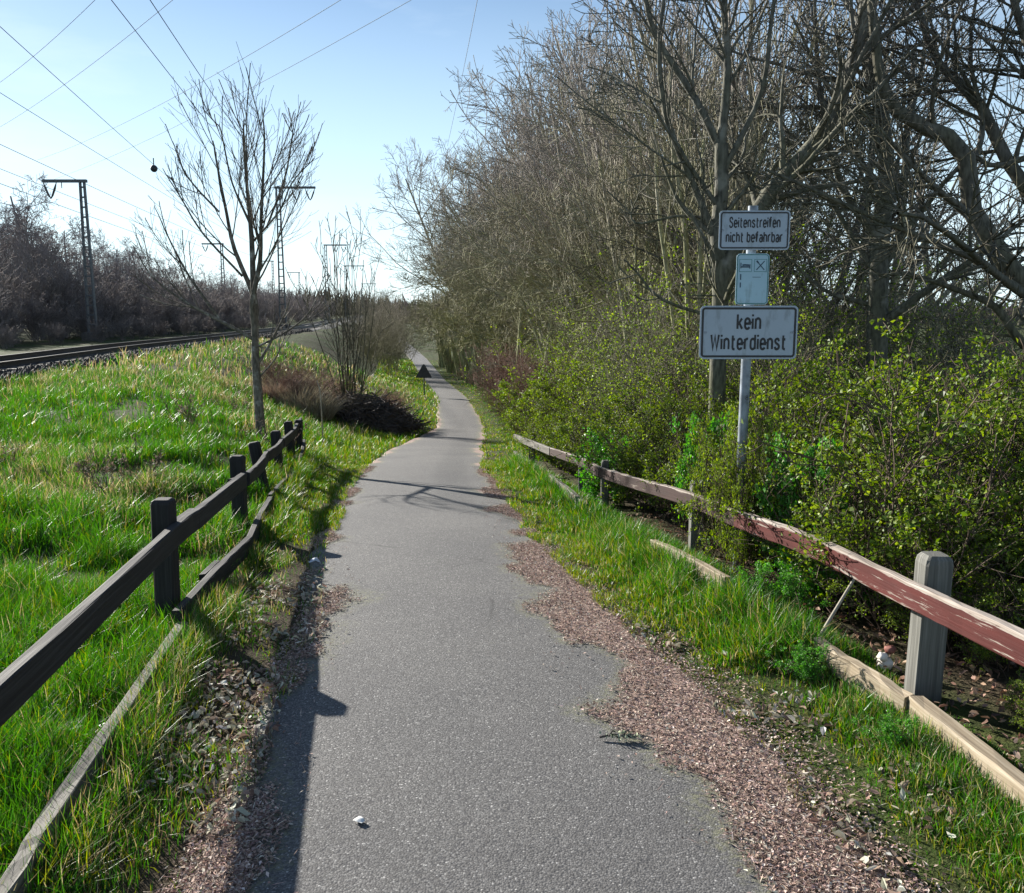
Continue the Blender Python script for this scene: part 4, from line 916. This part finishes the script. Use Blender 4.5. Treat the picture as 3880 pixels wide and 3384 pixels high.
for y in np.concatenate([np.arange(4.5, 9, .62), np.arange(9, 16, .85), np.arange(16, 34, 1.7)]):
    for d, s in ((.62, .80), (1.3, 1.12), (2.15, 1.18), (3.1, 1.05)):
        if y > 16 and d > 1.5: continue
        hp.append((float(fFR(y)) + d + r.normal(0, .08), y + r.normal(0, .15) + .25 * d, s * r.uniform(.85, 1.15) * (1 + .25 * min(max(y - 8, 0), 8) / 8)))
hp += [(4.6, 5.6, 1.0), (5.3, 6.2, 1.1), (5.6, 7.2, 1.1), (4.3, 4.9, .85), (6.3, 7.8, 1.2), (3.4, 4.6, .8), (2.35, 3.95, .42), (2.8, 3.5, .45), (3.3, 3.9, .6), (2.5, 3.1, .3), (2.15, 4.25, .5), (3.1, 3.0, .4), (2.05, 3.2, .22), (2.1, 2.7, .22), (2.7, 4.3, .6)]
hp += [(1.47, 5.40, (.30, .24, .80)), (1.50, 5.62, (.40, .35, .95)), (1.5, 6.05, (.42, .4, .85))]
lab_h = 'low hawthorn bush with small yellow-green leaves in the hedge behind the red fence'
for k, (x, y, s) in enumerate(hp):
    put('hawthorn_bush', HD[k % 3], SF, (x, y, float(terr(x, y))), r.uniform(0, 6.28), s, lab_h, 'bush', 'hawthorn bushes of the hedge')
for (x, y, s, lab) in [(1.80, 5.22, (.85, .55, 1.05), 'bright green leafy bush pressing over the red rail below the signs'), (1.5, 6.6, (.6, .6, 1.1), 'bright green bush beside the foot of the sign pole'),
                       (1.1, 9.0, .85, 'bright green sprig of bush above the far end of the red rail'), (1.75, 4.85, .42, 'small bright green plant under the red rail'), (1.48, 4.6, .30, 'low bright green plant beside the leaning stick'), (1.30, 3.75, .2, 'tiny leafy weed in front of the splintered lower rail'), (1.32, 4.75, .26, 'low leafy weed in the grass below the red rail joint'), (1.42, 3.1, .17, 'tiny leafy weed in the verge in front of the right fence post')]:
    put('leafy_bush', EL[0], SF, (x, y, float(terr(x, y))), r.uniform(0, 6.28), s, lab, 'bush', None)
for k, (x, y, s) in enumerate([(1.7, 10.5, .55), (1.9, 12.5, .62), (2.9, 11.5, .75), (3.1, 9.4, .62), (1.8, 14.6, .66), (2.8, 14, .85), (2.0, 17, .72), (2.9, 17.5, .95), (2.1, 20, .8), (3.0, 21, 1.), (2.0, 23.5, .85), (2.9, 26, 1.), (2.0, 27.5, .9), (5.2, 10.8, .8), (6.3, 9.6, .7), (1.8, 32, .95), (4.4, 12.4, .85), (7.5, 12.5, .9)]):
    put('thicket_shrub', TH[k % 2], SF, (x, y, float(terr(x, y))), r.uniform(0, 6.28), s, 'tall twiggy shrub with sparse young leaves between the hedge and the tree row', 'shrub', 'twiggy shrubs under the tree row', (r.normal(0, .05), r.normal(-.05, .05)))

B_RED = bark('twig_reddish', (.20, .125, .10), (.24, .15, .12), 0., 3.)
RT = thicket(331, 2.6, 22, (240, 1700), B_RED, None, .004, .2, .012)
for (x, y, s) in [(.5, 19.5, .7), (.35, 22.5, .8), (.3, 25.5, .85), (.2, 28.5, .9), (-.1, 32, .95), (-.7, 36, 1.)]:
    put('reddish_shrub', RT, ['stems'], (x, y, float(terr(x, y))), r.uniform(0, 6.28), s, 'reddish brown twiggy shrub lining the right edge of the far path', 'shrub', 'reddish shrubs along the far path')
ARCH = bare_tree(107, 7.6, .17, (4, 30, 220, 1200, 3600), (62, 48, 46), .09, .0, B_ROW, .16, .009, .34)
for (x, y, s) in [(.9, 34, .95), (.3, 38.5, 1.), (-.1, 43, 1.1), (-.7, 48, 1.15), (-2.4, 53.5, 1.2), (-3.5, 60, 1.25), (-4.7, 68, 1.3), (-6.2, 77, 1.35)]:
    put('arching_tree', ARCH, TC, (x, y, float(terr(x, y))), r.uniform(0, 6.28), s, 'bare tree with dark clustered trunks arching over the far path', 'tree', 'trees arching over the far path', (0, r.uniform(-.2, -.12)))
for (x, y, s) in [(-5.6, 98, 1.0), (-7.2, 108, 1.1), (-4.6, 92, .9), (-9, 118, 1.2)]:
    put('reddish_shrub', RT, ['stems'], (x, y, float(terr(x, y))), r.uniform(0, 6.28), s, 'pale reddish shrub in the field seen through the arch of trees', 'shrub', 'reddish shrubs in the far field')

# ------------------------------------------------------------------ left side: coppice, brush, far trees
r0_ = np.random.default_rng(700)
P0, R0 = stems(r0_, 15, 5.5, .17, .030, 10, .3, .04, .06); P1, R1 = grow(r0_, P0, R0, 70, (.25, 1), 24, (.2, .4), 7, .09, .06, .6, .008); P2, R2 = grow(r0_, P1, R1, 170, (.15, 1), 35, (.3, .6), 4, .07, .1, .7, .007)
t = thing('coppiced_shrub', 'bare multi-stemmed coppiced shrub above the brush pile left of the path', 'shrub', (-4.7, 25.2, float(terr(-4.7, 25.2))))
ob('stems', tm('stems', [(P0, R0, 6)], B_DARK), t); ob('crown', tm('crown', [(P1, R1, 4), (P2, R2, 3)], B_DARK), t)
def brush_pile():
    r = np.random.default_rng(710); n = 2600; a = r.uniform(0, 6.28, n); d = np.sqrt(r.random(n)); x, y = np.cos(a) * d * 1.7, np.sin(a) * d * 1.2
    z = r.random(n) * (1 - d ** 2) * .95; b_ = r.uniform(0, 6.28, n); L_ = r.uniform(.3, 1.1, n)
    dv = np.stack([np.cos(b_), np.sin(b_), r.normal(0, .35, n)], -1); c = np.stack([x, y, z], -1)
    P = np.stack([c - dv * L_[:, None] / 2, c + r.normal(0, .05, (n, 3)), c + dv * L_[:, None] / 2], 1)
    return tubes(P, np.tile([.012, .011, .006], (n, 1)) * r.uniform(.5, 1.5, (n, 1)), 3)
V, F = brush_pile(); M_BRUSH = plain('dead_brush', (.085, .07, .06), .9, 0, .6, 3)
tag(ob('brush_pile', mesh('brush_pile', V, F, M_BRUSH), None, (-4.35, 24.6, float(terr(-4.35, 24.6)) - .02)), 'dark heap of cut brushwood at the foot of the coppiced shrub', 'brush pile')
def tussock(seed, n, h, rad, cols):
    r = np.random.default_rng(seed); a = r.uniform(0, 6.28, n); d = rad * np.sqrt(r.random(n)); b_ = np.stack([np.cos(a) * d, np.sin(a) * d, np.zeros(n)], -1)
    dv = nrm(np.stack([np.cos(a) * .35 + r.normal(0, .3, n), np.sin(a) * .35 + r.normal(0, .3, n), np.ones(n)], -1)); hh = h * r.uniform(.4, 1.1, n)[:, None]
    f = r.uniform(0, 6.28, n); s = np.stack([np.cos(f), np.sin(f), np.zeros(n)], -1) * .006
    m_ = b_ + dv * hh * .6; t_ = b_ + dv * hh + np.stack([np.cos(a), np.sin(a), -np.ones(n) * .5], -1) * hh * .18
    V = np.stack([b_ - s, b_ + s, m_ + s, m_ - s, t_], 1).reshape(-1, 3); i = np.arange(n)[:, None] * 5
    return mesh('straw', V, [i + np.array([0, 1, 2, 3]), i + np.array([3, 2, 4])], LEAF_DRY, col=np.repeat(pick(r, n, cols, [1] * len(cols)), 5, 0))
STR = [(.42, .37, .27), (.32, .27, .19), (.22, .18, .13)]; RUST = [(.27, .19, .14), (.22, .15, .11), (.34, .25, .19)]
for (x, y, s) in [(-5.5, 24.2, .42), (-6.1, 23.8, .36), (-6.0, 25.4, .5), (-5.2, 25.8, .5), (-6.8, 25.0, .45), (-4.0, 26.6, .5), (-3.7, 27.6, .42)]:
    put('reddish_shrub', RT, ['stems'], (x, y, float(terr(x, y))), r.uniform(0, 6.28), (s * 1.3, s * 1.3, s), 'low reddish twiggy shrub around the brush pile on the left bank', 'shrub', 'low reddish shrubs by the brush pile')
TU = [tussock(720, 1300, 1.0, .55, STR), tussock(721, 1300, .9, .5, RUST)]
for k, (x, y, s, v) in enumerate([(-5.7, 23.4, .9, 0), (-5.2, 23.1, .8, 0), (-6.3, 24.6, 1.0, 0), (-5.0, 24.6, .9, 0), (-6.4, 23.4, .7, 1), (-5.4, 26.5, 1., 1)]):
    t = put('dry_grass_tussock', [TU[v]], ['straw'], (x, y, float(terr(x, y))), r.uniform(0, 6.28), s, 'straw-coloured clump of tall dry grass on the bank by the brush pile' if v == 0 else 'reddish brown clump of tall dry grass on the bank by the brush pile', 'dry grass', 'straw clumps on the bank' if v == 0 else 'reddish clumps on the bank')
BGT = [bare_tree(401, 10., .2, (1, 18, 130, 650, 1900), (55, 50, 50), .11, .03, B_BG, .05, .012), bare_tree(402, 9., .15, (3, 24, 140, 650, 1900), (45, 48, 50), .12, .03, B_BG, .2, .012)]
BGS = [thicket(411, 3.4, 16, (150, 900), B_BG, None, .010, .4, .03)]
rb = np.random.default_rng(650)
bgl = []
for y in np.concatenate([np.arange(66, 110, 4.0), np.arange(110, 180, 9), np.arange(180, 300, 20)]):
    for d in (0, 7, 14):
        x0 = -.36 * y - 5 - d - max(0, (90 - y)) * .33 + rb.normal(0, 1.5) if y < 110 else float(f_tr(y)) - 10 - d * 1.3 + rb.normal(0, 2)
        if x0 / y < -.66: continue
        t_ = np.clip((-x0 / y - .25) / .33, 0, 1); bgl.append((x0, y, (.60 + .75 * t_) * (1.1 if y > 110 else 1) * rb.uniform(.85, 1.1)))
for k, (x, y, s) in enumerate(bgl):
    put('background_tree', BGT[k % 2], TC, (x, y, float(terr(x, y))), rb.uniform(0, 6.28), s, 'dark bare tree in the wood beyond the railway', 'tree', 'bare trees beyond the railway')
k = 0
for y in np.concatenate([np.arange(42, 100, 2.2), np.arange(100, 230, 8)]):
    for d in (0, 3., 6.5):
        x0 = float(f_tr(y)) - np.interp(y, [42, 55, 70, 90, 120], [11.5, 9.5, 8.2, 7.5, 7]) - d + rb.normal(0, .7)
        if x0 / y < -.66: continue
        put('background_shrub', BGS[0], ['stems'], (x0, y + rb.normal(0, .8), float(terr(x0, y))), rb.uniform(0, 6.28), rb.uniform(.75, 1.2) * (.42 + .16 * d), 'brown leafless shrub at the edge of the wood beyond the railway', 'shrub', 'leafless shrubs beyond the railway'); k += 1
for (x, y, s) in [(-8.8, 55, .9), (-8.2, 59, 1.05), (-9.6, 62, 1.1), (-8.6, 66, 1.2), (-11, 74, 1.25), (-10.2, 70, 1.3), (-12.5, 82, 1.4)]:
    put('thicket_shrub', [TH[0][0]], ['stems'], (x, y, float(terr(x, y))), r.uniform(0, 6.28), s, 'bare twiggy shrub on the bank left of the far path', 'shrub', 'bare shrubs on the far left bank')
def far_wood():
    r = np.random.default_rng(740); n = 26000; a = r.uniform(-.75, .75, n); d = r.uniform(330, 900, n); x, y = np.sin(a) * d, np.cos(a) * d
    cl = fbm(x, y, 70, 88); ok = cl > .46; x, y, cl = x[ok], y[ok], cl[ok]; n = len(x); h = (3 + 13 * cl) * r.uniform(.4, 1, n)
    col = pick(r, n, [(.09, .08, .075), (.065, .06, .05), (.11, .10, .07)], [1, 1, 1]); return blades(x, y, h, r.uniform(.4, 1.6, n), col, .25, 741)
V, q, t_, c = far_wood(); o = ob('distant_wood', mesh('distant_wood', V, [q, t_], LEAF_DRY, col=c)); o['kind'] = 'stuff'; tag(o, 'distant brown leafless woods along the horizon', 'wood')

# ------------------------------------------------------------------ small things
def stick(name, pts, r_, m, label, cat):
    p = np.array(pts, float); b_ = p[0].copy(); q = crom(p - b_, 8) if len(p) > 2 else (p - b_)[0] + ((p - b_)[1] - (p - b_)[0]) * np.linspace(0, 1, 6)[:, None]
    V, F = tubes(q[None], np.linspace(r_, r_ * .6, len(q))[None], 6); return tag(ob(name, mesh(name, V, F, m, True), None, b_), label, cat)
M_STICK = plain('pale_stick', (.33, .29, .23), .85, 0, .3)
stick('leaning_stick', [(1.44, 4.02, .05), (1.55, 4.08, .2), (1.70, 4.16, .40)], .011, M_STICK, 'pale bare stick leaning out of the lower rail under the red fence', 'stick')
stick('marker_stake', [(-3.6, 16.6, float(terr(-3.6, 16.6)) - .1), (-3.62, 16.6, .05), (-3.68, 16.6, .36)], .014, M_STICK, 'thin pale stake standing in the grass behind the end of the dark fence', 'stake')
wd = None
for k, (x, y, s, lab) in enumerate([(-3.55, 7.9, 1., 'brown dried weed stalks in the meadow behind the second fence post'), (-3.95, 8.3, .8, 'brown dried weed stalks in the meadow, left of the taller ones'), (-3.35, 12.2, 1.1, 'brown dried weed clump near the foot of the young tree'),
                                    (-4.6, 12.4, 1.2, 'brown dried weed clump in the middle of the meadow'), (-5.6, 9.2, .8, 'low brown weed clump in the meadow by the left edge'), (-4.9, 15.4, 1., 'brown dried weed clump behind the young tree')]):
    if wd is None: wd = thicket(751, .62, 11, (30, 90), B_BROWN, (150, .03, RUST + STR, [1] * 6, .02, LEAF_DRY), .0028, .22, .005)
    put('dry_weed', wd, SF, (x, y, float(terr(x, y))), k * 1.3, s, lab, 'weed', 'dried weeds in the meadow')
M_LICH = plain('lichen', (.35, .38, .25), .9, 0, .3, 60); M_PALE = plain('pale_leaf', (.66, .66, .64), .7, 0, .15, 40); M_SCRAP = plain('pale_scrap', (.48, .52, .58), .5, 0, .2, 40); M_WHITE = plain('white_scrap', (.75, .70, .62), .7, 0, .15, 30); M_RUSTY = plain('rusty_leaf', (.22, .08, .06), .8, 0, .3, 30)
tw = thing('fallen_twig', 'lichen covered twig lying on the asphalt by the right edge', 'twig', (.41, 3.16, float(surf(np.array(.41), np.array(3.16)))))
r = np.random.default_rng(760); P = np.array([crom([(-.075, 0, .012), (-.02, .008, .02), (.03, -.004, .016), (.07, .006, .012)], 8)] + [crom([(a, 0, .016), (a + .015, b_ * .6, .03), (a + .028, b_, .022)], 8) for a, b_ in ((-.04, .025), (-.01, -.028), (.015, .03), (.03, -.02))])
V, F = tubes(P, np.linspace(.005, .002, 8)[None] * np.ones((5, 1)), 5); ob('bark', mesh('bark', V, F, M_BRUSH), tw)
n = 90; V, q, c = flakes(r.normal(.02, .03, n), r.normal(0, .014, n), .012 + r.random(n) * .02, r.uniform(.008, .02, n), r.uniform(.006, .014, n), np.ones((n, 3)), .7, .6, 5); ob('lichen', mesh('lichen', V, q, M_LICH), tw)
def scrap(name, loc, w, h, m, label, cat, seed, up=.3):
    r = np.random.default_rng(seed); g = np.linspace(-1, 1, 6); X_, Y_ = np.meshgrid(g, g); rad = 1 - .25 * r.random(X_.shape)
    Z_ = (r.random(X_.shape) * .25 + up * (1 - X_ ** 2) * (1 - Y_ ** 2 * .5)) * w * .5
    k_ = np.sqrt(1 - (X_ ** 2) * .4) ; V = np.stack([X_ * w / 2 * rad, Y_ * h / 2 * k_ * rad, Z_ + .006], -1).reshape(-1, 3); i = np.arange(36).reshape(6, 6)
    F = np.stack([i[:-1, :-1], i[:-1, 1:], i[1:, 1:], i[1:, :-1]], -1).reshape(-1, 4)
    return tag(ob(name, mesh(name, V, F, m, True), None, loc), label, cat)
o = scrap('fallen_leaf', (-.49, 2.61, float(surf(np.array(-.49), np.array(2.61)))), .045, .03, M_PALE, 'single pale leaf lying on the asphalt near the bottom', 'leaf', 1); o.rotation_euler = (0, 0, -.6)
o = scrap('paper_scrap', (-1.33, 5.74, float(surf(np.array(-1.33), np.array(5.74))) + .02), .09, .05, M_SCRAP, 'bluish grey scrap of rubbish at the left edge of the path', 'scrap', 2, .8); o.rotation_euler = (0, .3, .5)
t = thing('litter_scrap', 'small white and red scrap behind the lower rail by the right fence post', 'scrap', (1.72, 3.86, .02))
for k, (x, z, w, m, nm) in enumerate([(0, .02, .06, M_WHITE, 'white_lump'), (-.012, .055, .045, M_WHITE, 'white_lump'), (.02, .09, .04, M_RUSTY, 'red_flap')]):
    a_ = np.linspace(0, math.pi, 6); V, F = tubes(np.array([[[x, 0, z - w * .5 * math.cos(q_)] for q_ in a_]]), np.maximum(w * .6 * np.sin(a_), .003)[None], 8); V = V + np.random.default_rng(k).normal(0, .004, V.shape); ob(nm, mesh(nm, V, F, m, True), t)

# a walker far down the path
def walker(loc):
    bm_v = [(0, 0, .95), (0, 0, 1.2), (0, 0, 1.42), (0, -.02, 1.52), (0, -.02, 1.68), (.1, 0, .9), (.11, -.12, .5), (.11, -.02, .08), (-.1, 0, .9), (-.11, .14, .5), (-.11, .28, .12), (.2, 0, 1.4), (.26, .05, 1.12), (.25, -.1, .88), (-.2, 0, 1.4), (-.26, -.03, 1.12), (-.25, -.18, .9), (.11, -.14, .05), (-.11, .17, .05)]
    e = [(0, 1), (1, 2), (2, 3), (3, 4), (0, 5), (5, 6), (6, 7), (0, 8), (8, 9), (9, 10), (2, 11), (11, 12), (12, 13), (2, 14), (14, 15), (15, 16), (7, 17), (10, 18)]
    rad = [.16, .17, .16, .06, .11, .1, .07, .05, .1, .07, .05, .08, .055, .04, .08, .055, .04, .04, .04]
    me = bpy.data.meshes.new('person'); me.from_pydata(bm_v, e, []); o_ = ob('person', me, None, loc); me.materials.append(plain('dark_clothes', (.03, .032, .045), .8))
    o_.modifiers.new('skin', 'SKIN'); o_.modifiers.new('sub', 'SUBSURF').levels = 1; o_.modifiers['sub'].render_levels = 1
    for v, q_ in zip(me.skin_vertices[0].data, rad): v.radius = (q_, q_)
    me.skin_vertices[0].data[0].use_root = True
    return tag(o_, 'person in dark clothes walking far away on the path', 'person')
walker((-14.9, 122., float(surf(np.array(-14.9), np.array(122.)))))
